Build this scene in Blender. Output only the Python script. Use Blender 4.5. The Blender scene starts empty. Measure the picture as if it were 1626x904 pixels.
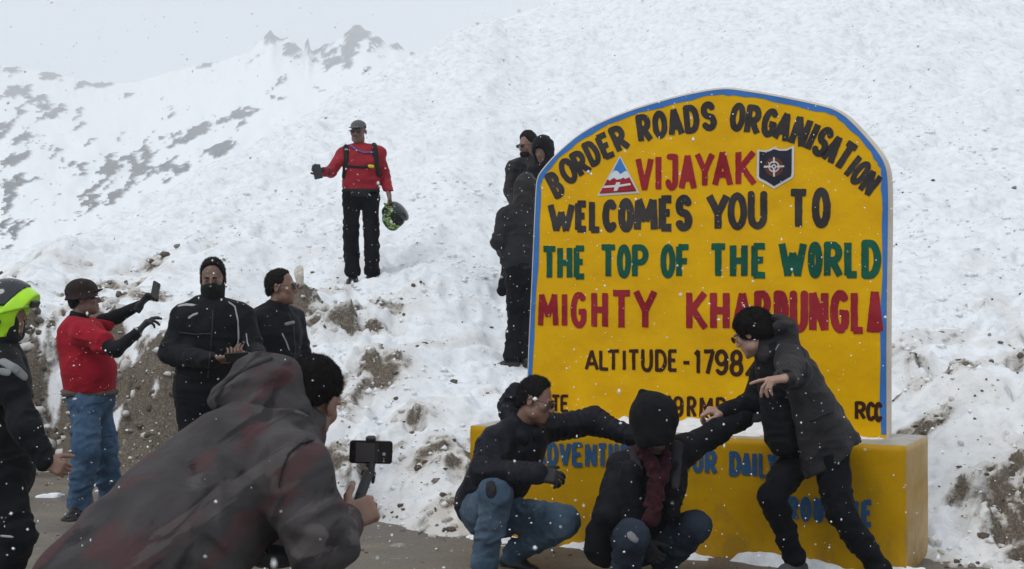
import bpy, math, random, time
import numpy as np
from mathutils import Vector, Matrix
T0 = time.time()
R = math.radians
scene = bpy.context.scene
COL = scene.collection

# ------------------------------------------------------------------ camera
FPX, CXP, CYP, CAMH = 2400.0, 813.0, 452.0, 1.65      # focal length in photo pixels, centre, eye height
cam_data = bpy.data.cameras.new('camera')
cam_data.sensor_width = 36.0
cam_data.lens = 36.0 * FPX / 1626.0
cam_data.clip_start = 0.1
cam_data.clip_end = 3000
cam_data.dof.use_dof = True
cam_data.dof.focus_distance = 9.5
cam_data.dof.aperture_fstop = 14.0
cam = bpy.data.objects.new('camera', cam_data)
COL.objects.link(cam)
cam.location = (0, 0, CAMH)
cam.rotation_euler = (R(90), 0, 0)
scene.camera = cam

# ------------------------------------------------------------------ sky, sun, exposure
world = bpy.data.worlds.new('World')
scene.world = world
world.use_nodes = True
wn = world.node_tree
wn.nodes.clear()
w_out = wn.nodes.new('ShaderNodeOutputWorld')
w_bg = wn.nodes.new('ShaderNodeBackground')
w_bg.inputs['Strength'].default_value = 0.12
w_sky = wn.nodes.new('ShaderNodeTexSky')
w_sky.sky_type = 'NISHITA'
w_sky.sun_disc = False
w_sky.sun_elevation = R(55)
w_sky.sun_rotation = R(200)
w_sky.altitude = 5000
w_sky.dust_density = 3.0
w_mix = wn.nodes.new('ShaderNodeMix')
w_mix.data_type = 'RGBA'
w_mix.inputs['Factor'].default_value = 0.90          # closed snow cloud over the clear sky
w_mix.inputs[7].default_value = (6.5, 6.95, 7.45, 1)
wn.links.new(w_sky.outputs[0], w_mix.inputs[6])
wn.links.new(w_mix.outputs[2], w_bg.inputs['Color'])
wn.links.new(w_bg.outputs[0], w_out.inputs[0])
sun_d = bpy.data.lights.new('sun', 'SUN')
sun_d.energy = 1.25
sun_d.angle = R(22)
sun_d.color = (1.0, 0.97, 0.93)
sun = bpy.data.objects.new('sun', sun_d)
COL.objects.link(sun)
sun.rotation_euler = (R(38), 0, R(-40))
scene.view_settings.view_transform = 'Standard'
scene.view_settings.look = 'None'
scene.view_settings.gamma = 1.0
scene.view_settings.exposure = 0.0
scene.render.engine = 'CYCLES'
scene.cycles.use_denoising = True
scene.cycles.volume_bounces = 1
scene.cycles.max_bounces = 6
scene.cycles.volume_step_rate = 4
scene.cycles.transparent_max_bounces = 8

# ------------------------------------------------------------------ helpers
def P(px, py, D):
    """world point seen at photo pixel (px, py) at distance D along the view axis"""
    return np.array([(px - CXP) / FPX * D, D, CAMH - (py - CYP) / FPX * D])

def tag(o, label=None, cat=None, group=None, kind=None):
    if label: o['label'] = label
    if cat: o['category'] = cat
    if group: o['group'] = group
    if kind: o['kind'] = kind
    return o

def empty(name, loc, label=None, cat=None, group=None):
    o = bpy.data.objects.new(name, None)
    o.empty_display_size = 0.1
    o.location = Vector([float(v) for v in loc])
    COL.objects.link(o)
    return tag(o, label, cat, group)

def link_mesh(name, verts, faces, mat, parent=None, smooth=True, origin=None, uv=None):
    """verts in world coordinates; the object keeps its parent's origin"""
    V = np.asarray(verts, dtype=np.float64).reshape(-1, 3)
    if origin is None:
        origin = np.array(parent.matrix_basis.translation) if parent is not None else np.zeros(3)
        if parent is not None and parent.parent is not None:
            origin = origin + np.array(parent.parent.matrix_basis.translation)
    me = bpy.data.meshes.new(name)
    if isinstance(faces, np.ndarray):
        n, c = faces.shape
        me.vertices.add(len(V)); me.vertices.foreach_set('co', (V - origin).astype(np.float32).ravel())
        me.loops.add(n * c); me.loops.foreach_set('vertex_index', faces.astype(np.int32).ravel())
        me.polygons.add(n)
        me.polygons.foreach_set('loop_start', np.arange(0, n * c, c, dtype=np.int32))
        me.polygons.foreach_set('loop_total', np.full(n, c, dtype=np.int32))
        me.update(calc_edges=True)
    else:
        me.from_pydata([tuple(v) for v in (V - origin)], [], faces)
        me.update()
    if smooth:
        me.polygons.foreach_set('use_smooth', np.ones(len(me.polygons), dtype=bool))
    me.materials.append(mat)
    o = bpy.data.objects.new(name, me)
    COL.objects.link(o)
    if parent is not None:
        o.parent = parent
    else:
        o.location = Vector([float(v) for v in origin])
    return o

# ---- numpy noise
_rs = np.random.RandomState(7)
_perm = _rs.permutation(4096).astype(np.int64)
_val = _rs.uniform(-1, 1, 4096).astype(np.float32)
_ang = _rs.uniform(0, 2 * np.pi, 4096)
_gx, _gy = np.cos(_ang).astype(np.float32), np.sin(_ang).astype(np.float32)
def _h2(i, j, s=0):
    return _perm[(_perm[(i + s * 131) & 4095] + j) & 4095]
def noise2(x, y, s=0):
    x = np.asarray(x, dtype=np.float64); y = np.asarray(y, dtype=np.float64)
    i = np.floor(x).astype(np.int64); j = np.floor(y).astype(np.int64)
    fx = (x - i).astype(np.float32); fy = (y - j).astype(np.float32)
    u = fx * fx * fx * (fx * (fx * 6 - 15) + 10); v = fy * fy * fy * (fy * (fy * 6 - 15) + 10)
    def g(a, b, dx, dy):
        h = _h2(a, b, s)
        return _gx[h] * dx + _gy[h] * dy
    n00 = g(i, j, fx, fy); n10 = g(i + 1, j, fx - 1, fy)
    n01 = g(i, j + 1, fx, fy - 1); n11 = g(i + 1, j + 1, fx - 1, fy - 1)
    return (n00 * (1 - u) * (1 - v) + n10 * u * (1 - v) + n01 * (1 - u) * v + n11 * u * v) * 1.5
def fbm2(x, y, o=4, s=0, g=0.5):
    a, t, f = 1.0, 0.0, 1.0
    for k in range(o):
        t = t + a * noise2(x * f + 17.3 * k, y * f - 9.1 * k, s + k)
        a *= g; f *= 2.03
    return t
def noise3(x, y, z, s=0):
    i = np.floor(x).astype(np.int64); j = np.floor(y).astype(np.int64); k = np.floor(z).astype(np.int64)
    fx = (x - i); fy = (y - j); fz = (z - k)
    u = fx * fx * (3 - 2 * fx); v = fy * fy * (3 - 2 * fy); w = fz * fz * (3 - 2 * fz)
    def g(a, b, c):
        return _val[_perm[(_h2(a, b, s) + c) & 4095]]
    r = 0
    for di, wu in ((0, 1 - u), (1, u)):
        for dj, wv in ((0, 1 - v), (1, v)):
            for dk, ww in ((0, 1 - w), (1, w)):
                r = r + g(i + di, j + dj, k + dk) * wu * wv * ww
    return r
def cell2(x, y, s=0):
    """distance to the nearest jittered point: 0 in the middle of a clod, near 1 in the cracks"""
    x = np.asarray(x, dtype=np.float64); y = np.asarray(y, dtype=np.float64)
    i = np.floor(x).astype(np.int64); j = np.floor(y).astype(np.int64)
    best = np.full(x.shape, 9.0, np.float32)
    for di in (-1, 0, 1):
        for dj in (-1, 0, 1):
            h = _h2(i + di, j + dj, s)
            dx = (i + di + .5 + .42 * _val[h] - x); dy = (j + dj + .5 + .42 * _val[(h * 7 + 3) & 4095] - y)
            best = np.minimum(best, (dx * dx + dy * dy).astype(np.float32))
    return np.sqrt(best)
def sstep(a, b, x):
    t = np.clip((x - a) / (b - a), 0, 1)
    return t * t * (3 - 2 * t)

# ---- materials
def new_mat(name):
    m = bpy.data.materials.new(name)
    m.use_nodes = True
    nt = m.node_tree
    b = nt.nodes['Principled BSDF']
    return m, nt, b
def N(nt, typ, **kw):
    n = nt.nodes.new(typ)
    for k, v in kw.items():
        if k in n.inputs: n.inputs[k].default_value = v
        else: setattr(n, k, v)
    return n
def ramp(nt, fac, stops):
    r = nt.nodes.new('ShaderNodeValToRGB')
    e = r.color_ramp.elements
    while len(e) > 1: e.remove(e[0])
    e[0].position = stops[0][0]; e[0].color = (*stops[0][1], 1) if len(stops[0][1]) == 3 else stops[0][1]
    for p, c in stops[1:]:
        q = e.new(p); q.color = (*c, 1) if len(c) == 3 else c
    nt.links.new(fac, r.inputs[0])
    return r
def tex_noise(nt, scale, detail=4, rough=0.55, stretch=None, coord='Object', dist=0.0):
    tc = nt.nodes.new('ShaderNodeTexCoord')
    n = nt.nodes.new('ShaderNodeTexNoise')
    n.inputs['Scale'].default_value = scale; n.inputs['Detail'].default_value = detail
    n.inputs['Roughness'].default_value = rough; n.inputs['Distortion'].default_value = dist
    if stretch:
        mp = nt.nodes.new('ShaderNodeMapping')
        mp.inputs['Scale'].default_value = stretch
        nt.links.new(tc.outputs[coord], mp.inputs[0]); nt.links.new(mp.outputs[0], n.inputs['Vector'])
    else:
        nt.links.new(tc.outputs[coord], n.inputs['Vector'])
    return n
def bump(nt, b, h, strength, dist=0.01):
    bp = nt.nodes.new('ShaderNodeBump')
    bp.inputs['Strength'].default_value = strength; bp.inputs['Distance'].default_value = dist
    nt.links.new(h, bp.inputs['Height'])
    if b.inputs['Normal'].is_linked:
        nt.links.new(b.inputs['Normal'].links[0].from_socket, bp.inputs['Normal'])
    nt.links.new(bp.outputs[0], b.inputs['Normal'])
def mat_cloth(name, c, c2=None, rough=0.85, nscale=9, weave=420, wb=0.25, sheen=0.15, fb=0.5):
    m, nt, b = new_mat(name)
    c2 = c2 or tuple(v * 1.5 for v in c)
    n = tex_noise(nt, nscale, 5, 0.6)
    r = ramp(nt, n.outputs[0], [(0.32, c), (0.7, c2)])
    nt.links.new(r.outputs[0], b.inputs['Base Color'])
    b.inputs['Roughness'].default_value = rough
    b.inputs['Sheen Weight'].default_value = sheen * 0.15
    b.inputs['Specular IOR Level'].default_value = 0.12
    b.inputs['Sheen Roughness'].default_value = 0.5
    w = tex_noise(nt, weave, 2, 0.5)
    bump(nt, b, w.outputs[0], wb, 0.002)
    f = tex_noise(nt, 14, 4, 0.55, dist=1.2)
    bump(nt, b, f.outputs[0], fb, 0.012)
    return m
def mat_plain(name, c, rough=0.5, metal=0.0, spec=0.5, nz=0.15):
    m, nt, b = new_mat(name)
    n = tex_noise(nt, 30, 4, 0.6)
    r = ramp(nt, n.outputs[0], [(0.3, tuple(v * (1 - nz) for v in c)), (0.7, tuple(min(1, v * (1 + nz)) for v in c))])
    nt.links.new(r.outputs[0], b.inputs['Base Color'])
    b.inputs['Roughness'].default_value = rough
    b.inputs['Metallic'].default_value = metal
    b.inputs['Specular IOR Level'].default_value = spec
    return m
# ------------------------------------------------------------------ ground: road verge, bank and snow hillside in one sheet
XK = np.array([-60, -7.5, -6.4, -5.0, -3.6, -2.3, -0.9, -0.35, 0.3, 1.6, 2.4, 3.0, 5.0, 12, 60.0])
YB = np.array([14.5, 14.0, 13.6, 13.3, 12.9, 12.2, 10.5, 9.9, 9.9, 9.7, 9.0, 8.5, 8.3, 8.0, 8.0])
S1 = np.array([.10, .12, .14, .18, .26, .35, .34, .30, .26, .27, .28, .30, .34, .36, .36])
S2 = np.array([.08, .11, .15, .20, .25, .30, .33, .35, .36, .38, .38, .38, .38, .38, .36])
BK = np.array([1.4, 1.22, 1.22, 1.2, 1.0, 0.45, 0.05, 0, 0, 0, 0, 0, 0, 0, 0])
CX = np.array([-60, -7.5, -6.6, -6.2, -5.9, -5.7, -5.38, -4.37, -3.03, -1.9, -.67, .5, 1.18, 2.5, 6, 12, 40, 120.0])
CY = np.array([14, 18.0, 19.2, 20.5, 23.5, 27, 30, 30.5, 28.7, 29.2, 30.2, 31.8, 34, 43, 60, 80, 95, 100.0])
def ground_parts(x, y):
    wob = 0.35 * noise2(x * 0.9, y * 0.0 + 3.3, 5) + 0.12 * noise2(x * 3.1, y * 0.3, 6)
    yb = np.interp(x, XK, YB) + wob * np.where(x > 0, 0.5, 1.0)
    s1 = np.interp(x, XK, S1); s2 = np.interp(x, XK, S2)
    bk = np.interp(x, XK, BK)
    t = y - yb
    h = s1 * np.clip(t, 0, 6) + s2 * np.maximum(t - 6, 0)
    bw = 1.0 + 0.35 * noise2(x * 1.3, y * 0.5, 9)
    tb = sstep(0.0, 1.0, t / bw)
    h = h + bk * tb * (1 + 0.12 * noise2(x * 1.7, y * 0.2, 8)) + bk * 4 * tb * (1 - tb) * (0.16 * fbm2(x * 2.3, y * 3.0, 4, 13) + 0.05 * np.abs(noise2(x * 9, y * 8, 14)))
    yc = np.interp(x, CX, CY)
    over = np.maximum(y - yc, 0)
    h = np.maximum(h - np.minimum(0.14 * over ** 2, 0.62 * over), -9.0 + 0 * y)
    return h, t, bk
def ground_h(x, y, detail=True):
    x = np.asarray(x, float); y = np.asarray(y, float)
    h, t, bk = ground_parts(x, y)
    on = sstep(-0.15, 0.6, t)
    far = sstep(14, 30, y)
    h = h + on * 0.16 * fbm2(x * 0.45, y * 0.4, 3, 20)
    h = h + on * far * 0.35 * fbm2(x * 0.16, y * 0.12, 3, 22)
    if detail:
        dirt = dirt_mask(x, y, t, bk)
        rough = 0.35 + 1.5 * sstep(-.35, .45, fbm2(x * .5 + 4, y * .42, 3, 61))      # smooth drifts and trodden areas alternate
        # lumps and ripples that run down to the left, trodden clods, crumbly bank
        u = x * 0.80 + y * 0.35; v = -x * 0.45 + y * 0.9
        h = h + on * 0.050 * fbm2(u * 1.1, v * 2.3, 4, 30)
        rid = 1 - np.abs(fbm2(u * 2.2, v * 3.4, 3, 34))
        h = h + on * (0.034 * rough * (1 - .45 * sstep(15, 28, y)) + 0.035 * dirt) * (rid - 0.6)
        streak = fbm2((x * .86 + y * .30) * .9, (-x * .42 + y * .80) * 3.6, 3, 63)
        h = h + on * 0.050 * np.clip(streak, -.4, .6) * (1.6 - rough * .4)
        h = h + on * (0.014 * rough * (1 - .6 * sstep(15, 28, y)) + 0.030 * dirt) * fbm2(x * 7.0, y * 6.0, 4, 38, 0.6)
        big = fbm2((x * .86 + y * .30) * .28, (-x * .42 + y * .80) * .95, 4, 71)
        h = h + on * sstep(13, 22, y) * (0.16 * big + 0.10 * np.clip(big, .1, 1)) 
        wx = x + .12 * noise2(x * 3, y * 3, 64); wy = y + .12 * noise2(x * 3, y * 3, 65)
        near = sstep(32, 14, y)
        c1 = cell2(wx * 2.6, wy * 2.1, 66); c2 = cell2(wx * 7.5, wy * 6.0, 67)
        chunky = np.clip(rough - .55, 0, 1.4) * near + .8 * dirt
        h = h + on * chunky * (0.075 * (0.42 - c1) + 0.036 * (0.42 - c2))
        holes = np.clip(noise2(x * 3.3 + 5, y * 3.1, 44) - 0.28, 0, 1)
        h = h - on * 0.20 * holes * rough * sstep(60, 15, y)
        vor = np.abs(noise2(x * 11, y * 9, 47))
        h = h + on * 0.020 * (0.35 - vor) * (0.4 + 1.3 * dirt)
    return h + np.where(t < 0, np.minimum(0.0, t * 0.25), 0) .clip(-0.05, 0)
MOUNDS = [(-2.15, 14.1, .45, .26, .85), (-1.7, 13.8, .40, .16, .75), (-1.1, 12.9, .34, .14, .85), (-1.45, 12.3, .30, .10, .75), (-2.0, 12.7, .34, .10, .85), (-1.2, 14.4, .35, .05, .6), (-.75, 11.7, .28, .07, .6),
          (-0.55, 10.9, .40, .12, .6), (-0.05, 10.5, .26, .14, .5), (3.9, 9.3, .5, .12, .8), (3.35, 10.9, .35, .1, .45), (3.1, 11.6, .16, .06, .5)]
_fr = np.random.RandomState(5)
STEPS = []
for (xa, ya), (xb, yb_), n_ in (((-1.0, 11.2), (-1.55, 15.3), 13), ((-.3, 10.6), (.0, 13.3), 9), ((-1.3, 15.4), (-.1, 14.2), 7), ((.2, 13.7), (-.1, 15.3), 5), ((3.0, 9.2), (4.2, 12.4), 9)):
    for i_ in range(n_):
        q_ = i_ / (n_ - 1); STEPS.append((xa + (xb - xa) * q_ + _fr.uniform(-.12, .12), ya + (yb_ - ya) * q_ + _fr.uniform(-.08, .08)))
def footprints(x, y, z):
    for fx, fy in STEPS:
        m = (np.abs(x - fx) < .3) & (np.abs(y - fy) < .4)
        if m.any():
            r2 = ((x[m] - fx) / .075) ** 2 + ((y[m] - fy) / .15) ** 2
            z[m] += -.075 * np.exp(-r2 ** 1.5) + .022 * np.exp(-(np.sqrt(r2) - 1.5) ** 2 * 5)
    return z
def dirt_mask(x, y, t, bk):
    n = 0.5 + 0.5 * fbm2(x * 1.6, y * 1.3, 4, 50)
    d = np.zeros_like(x)
    # earth bank, left
    d = np.maximum(d, sstep(0.25, 0.9, bk) * sstep(-0.2, 0.1, t) * sstep(1.7, 0.7, t) * 1.25)
    # trodden foot of the slope
    d = np.maximum(d, sstep(-0.3, 0.0, t) * sstep(0.6, 0.05, t) * 0.55)
    d = np.maximum(d, sstep(-.5, 0.1, t) * sstep(2.7, 0.4, t) * 1.0 * sstep(2.6, 3.2, x))
    for mx, my, r, hh, a in MOUNDS:
        d = np.maximum(d, a * np.exp(-((x - mx) ** 2 + (y - my) ** 2) / (r * r)))
    # dirty gullies between road foot and the standing people
    d = np.maximum(d, 0.78 * sstep(0.10, 0.45, noise2((x * .8 + y * .35) * 1.2, (-x * .45 + y * .9) * 2.6, 57)) * sstep(6.5, 1.0, t) * sstep(0, .3, t))
    return np.clip(d * (0.55 + 0.9 * n + (1.3 * (n - .5) + 1.1 * fbm2(x * 4.2, y * 2.6, 3, 54) * sstep(-5.3, -3.9, x)) * sstep(.3, .9, bk)) - 0.10, 0, 1)
def ground_z(x, y):
    z = ground_h(x, y)
    for mx, my, r, hh, a in MOUNDS:
        z = z + hh * np.exp(-((x - mx) ** 2 + (y - my) ** 2) / (r * r)) * (1 + 0.5 * noise2(x * 4, y * 4, 60))
    return footprints(x, y, np.array(z))

NX, NY = 600, 740
sv = np.linspace(-1, 1, NX)
yy = np.concatenate([np.linspace(-6, 7.2, 24, endpoint=False), 7.2 * (60 / 7.2) ** np.linspace(0, 1, NY - 24 - 40), np.linspace(62, 330, 40)])
hw = np.where(yy < 7.2, 4.6 + 3 * sstep(7.2, -6, yy) , 4.6 + (yy - 7.2) * 0.46)
GX = sv[None, :] * hw[:, None]
GX = GX + np.sign(GX) * np.maximum(np.abs(sv[None, :]) - 0.93, 0) * 320     # the last columns run out to the horizon
GY = np.repeat(yy[:, None], NX, 1)
GZ = ground_z(GX, GY)
_h, GT, GB = ground_parts(GX, GY)
GD = dirt_mask(GX, GY, GT, GB)
_c = cell2(GX * 2.6 + .3 * noise2(GX * 3, GY * 3, 64), GY * 2.1 + .25 * noise2(GX * 3, GY * 3, 65), 66)
GD = np.clip(GD + .45 * sstep(.50, .75, _c) * sstep(-.1, .3, noise2(GX * .8, GY * .7, 69)) * sstep(9, 1, GT) * sstep(0, .2, GT), 0, 1)
ii = np.arange(NY - 1)[:, None] * NX + np.arange(NX - 1)[None, :]
gf = np.stack([ii, ii + 1, ii + 1 + NX, ii + NX], -1).reshape(-1, 4)

def mat_ground():
    m, nt, b = new_mat('snow_and_earth')
    at = N(nt, 'ShaderNodeAttribute', attribute_name='dirt')
    n1 = tex_noise(nt, 9, 8, 0.68, dist=0.4)
    n2 = tex_noise(nt, 60, 5, 0.7)
    geo = nt.nodes.new('ShaderNodeNewGeometry')
    sep = nt.nodes.new('ShaderNodeSeparateXYZ'); nt.links.new(geo.outputs['Normal'], sep.inputs[0])
    # snow lies thinner on steep facets
    a1 = N(nt, 'ShaderNodeMath', operation='MULTIPLY_ADD'); nt.links.new(n1.outputs[0], a1.inputs[0]); a1.inputs[1].default_value = 2.0; a1.inputs[2].default_value = -1.15
    a2 = N(nt, 'ShaderNodeMath', operation='ADD'); nt.links.new(at.outputs['Fac'], a2.inputs[0]); nt.links.new(a1.outputs[0], a2.inputs[1])
    st = N(nt, 'ShaderNodeMapRange'); nt.links.new(sep.outputs[2], st.inputs[0])
    st.inputs[1].default_value = 0.97; st.inputs[2].default_value = 0.55; st.inputs[3].default_value = -0.18; st.inputs[4].default_value = 0.75
    stw = N(nt, 'ShaderNodeMath', operation='MULTIPLY_ADD'); nt.links.new(at.outputs['Fac'], stw.inputs[0]); stw.inputs[1].default_value = 1.0; stw.inputs[2].default_value = 0.28
    stm = N(nt, 'ShaderNodeMath', operation='MULTIPLY'); nt.links.new(st.outputs[0], stm.inputs[0]); nt.links.new(stw.outputs[0], stm.inputs[1])
    a3 = N(nt, 'ShaderNodeMath', operation='ADD'); nt.links.new(a2.outputs[0], a3.inputs[0]); nt.links.new(stm.outputs[0], a3.inputs[1])
    fac = N(nt, 'ShaderNodeMapRange'); nt.links.new(a3.outputs[0], fac.inputs[0]); fac.inputs[1].default_value = 0.40; fac.inputs[2].default_value = 0.92
    earth = ramp(nt, n2.outputs[0], [(0.25, (.045, .036, .028)), (0.5, (.12, .098, .075)), (0.72, (.26, .225, .18))])
    snow = ramp(nt, n1.outputs[0], [(0.28, (.57, .595, .62)), (0.48, (.77, .79, .81)), (0.7, (.86, .87, .885))])
    # thinly soiled snow around the earth
    soil = N(nt, 'ShaderNodeMix', data_type='RGBA'); nt.links.new(at.outputs['Fac'], soil.inputs['Factor'])
    nt.links.new(snow.outputs[0], soil.inputs[6]); soil.inputs[7].default_value = (.50, .45, .385, 1)
    mx = N(nt, 'ShaderNodeMix', data_type='RGBA'); nt.links.new(fac.outputs[0], mx.inputs['Factor'])
    nt.links.new(soil.outputs[2], mx.inputs[6]); nt.links.new(earth.outputs[0], mx.inputs[7])
    nt.links.new(mx.outputs[2], b.inputs['Base Color'])
    b.inputs['Roughness'].default_value = 0.8
    b.inputs['Specular IOR Level'].default_value = 0.25
    bump(nt, b, n1.outputs[0], 0.32, 0.04)
    bump(nt, b, n2.outputs[0], 0.3, 0.010)
    return m
M_GROUND = mat_ground()
ground = link_mesh('ground', np.stack([GX, GY, GZ], -1), gf, M_GROUND)
tag(ground, kind='structure')
at = ground.data.attributes.new('dirt', 'FLOAT', 'POINT')
at.data.foreach_set('value', GD.astype(np.float32).ravel())

# ------------------------------------------------------------------ road (wet grit), 4 mm and more above the sheet
def mat_road():
    m, nt, b = new_mat('wet_gritty_road')
    n1 = tex_noise(nt, 0.9, 6, 0.6, stretch=(0.7, 1.6, 1))
    n2 = tex_noise(nt, 45, 6, 0.7)
    r1 = ramp(nt, n1.outputs[0], [(0.34, (.085, .070, .053)), (0.5, (.155, .131, .101)), (0.68, (.24, .206, .163))])
    r2 = ramp(nt, n2.outputs[0], [(0.3, (.6, .6, .6)), (0.7, (1.25, 1.22, 1.2))])
    mx = N(nt, 'ShaderNodeMix', data_type='RGBA', blend_type='MULTIPLY'); mx.inputs['Factor'].default_value = 1
    nt.links.new(r1.outputs[0], mx.inputs[6]); nt.links.new(r2.outputs[0], mx.inputs[7])
    n3 = tex_noise(nt, 3.2, 7, 0.7)
    f3 = ramp(nt, n3.outputs[0], [(0.62, (0, 0, 0)), (0.70, (.5, .5, .5))])
    mx2 = N(nt, 'ShaderNodeMix', data_type='RGBA'); nt.links.new(f3.outputs[0], mx2.inputs['Factor'])
    nt.links.new(mx.outputs[2], mx2.inputs[6]); mx2.inputs[7].default_value = (.55, .54, .52, 1)
    nt.links.new(mx2.outputs[2], b.inputs['Base Color'])
    rr = ramp(nt, n1.outputs[0], [(0.35, (.42, .42, .42)), (0.6, (.8, .8, .8))])
    nt.links.new(rr.outputs[0], b.inputs['Roughness'])
    bump(nt, b, n2.outputs[0], 0.6, 0.01)
    return m
M_ROAD = mat_road()
rx = np.linspace(-12, 12, 180); ry = np.linspace(-5.5, 15.2, 150)
RX, RY = np.meshgrid(rx, ry)
_h, RT, RB = ground_parts(RX, RY)
RZ = 0.012 + 0.012 * fbm2(RX * 0.8, RY * 1.1, 3, 70) + 0.006 * fbm2(RX * 6, RY * 6, 3, 73)
RZ = RZ - 0.25 * np.clip(RT - 0.15, 0, 1)
ii = np.arange(149)[:, None] * 180 + np.arange(179)[None, :]
road = link_mesh('road', np.stack([RX, RY, RZ], -1), np.stack([ii, ii + 1, ii + 181, ii + 180], -1).reshape(-1, 4), M_ROAD)
tag(road, kind='structure')

# ------------------------------------------------------------------ far mountain side with rock outcrops, fading in the haze
def mat_mountain():
    m, nt, b = new_mat('far_snow_and_rock')
    at = N(nt, 'ShaderNodeAttribute', attribute_name='rock')
    n2 = tex_noise(nt, 0.9, 5, 0.65)
    rk = ramp(nt, n2.outputs[0], [(0.3, (.05, .048, .048)), (0.7, (.13, .125, .125))])
    mx = N(nt, 'ShaderNodeMix', data_type='RGBA'); nt.links.new(at.outputs['Fac'], mx.inputs['Factor'])
    mx.inputs[6].default_value = (.84, .86, .88, 1); nt.links.new(rk.outputs[0], mx.inputs[7])
    nt.links.new(mx.outputs[2], b.inputs['Base Color'])
    b.inputs['Roughness'].default_value = 0.9
    return m
SKX = np.array([-1200, -400, 0, 60, 90, 120, 150, 215, 260, 310, 350, 395, 412, 432, 445, 460, 484, 488, 491, 495, 520, 545, 560, 578, 600, 618, 626, 630, 645, 662, 720, 800, 1000, 1400, 2600.])
SKY = np.array([60, 90, 104, 112, 118, 124, 134, 131, 118, 105, 98, 84, 66, 51, 64, 60, 84, 62, 62, 84, 72, 58, 44, 43, 58, 74, 66, 68, 82, 86, 70, 30, -40, -80, -80.])
MX_, MY_ = 540, 240
mpx = np.linspace(-700, 1250, MX_)
mt = np.linspace(0, 1, MY_)
PXg, TG = np.meshgrid(mpx, mt)
sky_s = np.convolve(np.interp(np.linspace(-900, 1450, 940), SKX, SKY), np.ones(60) / 60, 'same')
sky_y = np.interp(PXg, np.linspace(-900, 1450, 940), sky_s)
sky_y = sky_y + (np.interp(PXg, SKX, SKY) - sky_y) * sstep(.80, .985, TG)
sharp = 2.5 * noise2(PXg / 7.0, PXg * 0, 90) * (TG > 0.9)
D_ = 260 * (1300 / 260.0) ** TG * (1 + 0.05 * fbm2(PXg / 90, TG * 5, 3, 95) * np.sin(TG * np.pi))
PYg = 500 + (sky_y + sharp - 500) * TG ** 0.85
def rel(px, py, cx, cy, rx_, ry_, ang=0):
    a = R(ang); dx, dy = px - cx, py - cy
    u = dx * math.cos(a) + dy * math.sin(a); v = -dx * math.sin(a) + dy * math.cos(a)
    return np.exp(-((u / rx_) ** 2 + (v / ry_) ** 2))
mask = np.zeros_like(PXg)
for args in ((40, 112, 75, 12, 6), (150, 134, 60, 5, 0), (50, 160, 85, 28, 22), (10, 230, 50, 40, 40), (15, 300, 38, 45, 60), (10, 370, 40, 20, -20),
             (425, 64, 38, 20, -30), (462, 74, 30, 18, 30), (489, 74, 7, 16, 0), (570, 64, 56, 28, -8), (540, 96, 62, 22, -10), (628, 74, 16, 9, 20),
             (345, 96, 40, 6, -22), (445, 157, 19, 5, 8), (325, 208, 62, 20, -24), (255, 238, 70, 22, -30), (235, 280, 62, 22, -22), (160, 310, 55, 22, -25),
             (115, 345, 35, 14, -20), (390, 175, 38, 12, -20), (190, 260, 60, 25, -10), (350, 240, 40, 12, -20), (660, 88, 14, 4, 10), (300, 262, 55, 14, -20), (90, 240, 40, 16, 20)):
    mask = np.maximum(mask, rel(PXg, PYg, *args))
cr = fbm2((PXg * .88 - PYg * .48) / 44, (PXg * .48 + PYg * .88) / 19, 6, 100, 0.62)
rock = sstep(0.475, 0.54, mask * 0.60 + cr * 0.52 + 0.02)
rock = np.maximum(rock, sstep(0.5, 0.6, rel(PXg, PYg, 575, 55, 22, 12, 20) + rel(PXg, PYg, 489, 72, 4.5, 14) + rel(PXg, PYg, 432, 60, 13, 9) + 0.3 * cr))
XX = (PXg - CXP) / FPX * D_; ZZ = CAMH - (PYg - CYP) / FPX * D_
lift = rock * 4 + 6 * rock * fbm2(PXg / 9, PYg / 6, 3, 110) + 2.5 * fbm2(PXg / 40, PYg / 25, 3, 115)
YY = D_ - lift * 1.2 * D_ / 1300
ii = np.arange(MY_ - 1)[:, None] * MX_ + np.arange(MX_ - 1)[None, :]
mf = np.stack([ii, ii + 1, ii + 1 + MX_, ii + MX_], -1).reshape(-1, 4)
mountain = link_mesh('mountain', np.stack([XX, YY, ZZ], -1), mf, mat_mountain(), smooth=True)
tag(mountain, kind='structure')
at = mountain.data.attributes.new('rock', 'FLOAT', 'POINT')
at.data.foreach_set('value', rock.astype(np.float32).ravel())

# ------------------------------------------------------------------ haze: one closed box round camera and scene
def build_haze():
    x0, x1, y0, y1, z0, z1 = -1150, 1150, -160, 1440, -45, 290
    v = [(x, y, z) for z in (z0, z1) for y in (y0, y1) for x in (x0, x1)]
    f = [(0, 2, 3, 1), (4, 5, 7, 6), (0, 1, 5, 4), (2, 6, 7, 3), (0, 4, 6, 2), (1, 3, 7, 5)]
    m = bpy.data.materials.new('snowy_air'); m.use_nodes = True
    nt = m.node_tree; nt.nodes.clear()
    o = nt.nodes.new('ShaderNodeOutputMaterial'); vol = nt.nodes.new('ShaderNodeVolumePrincipled')
    vol.inputs['Color'].default_value = (.97, .985, 1.0, 1)
    vol.inputs['Density'].default_value = HAZE
    nt.links.new(vol.outputs[0], o.inputs['Volume'])
    h = link_mesh('haze', v, f, m, smooth=False)
    h['kind'] = 'stuff'
HAZE = 0.0007
build_haze()
print('terrain', round(time.time() - T0, 1))
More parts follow.
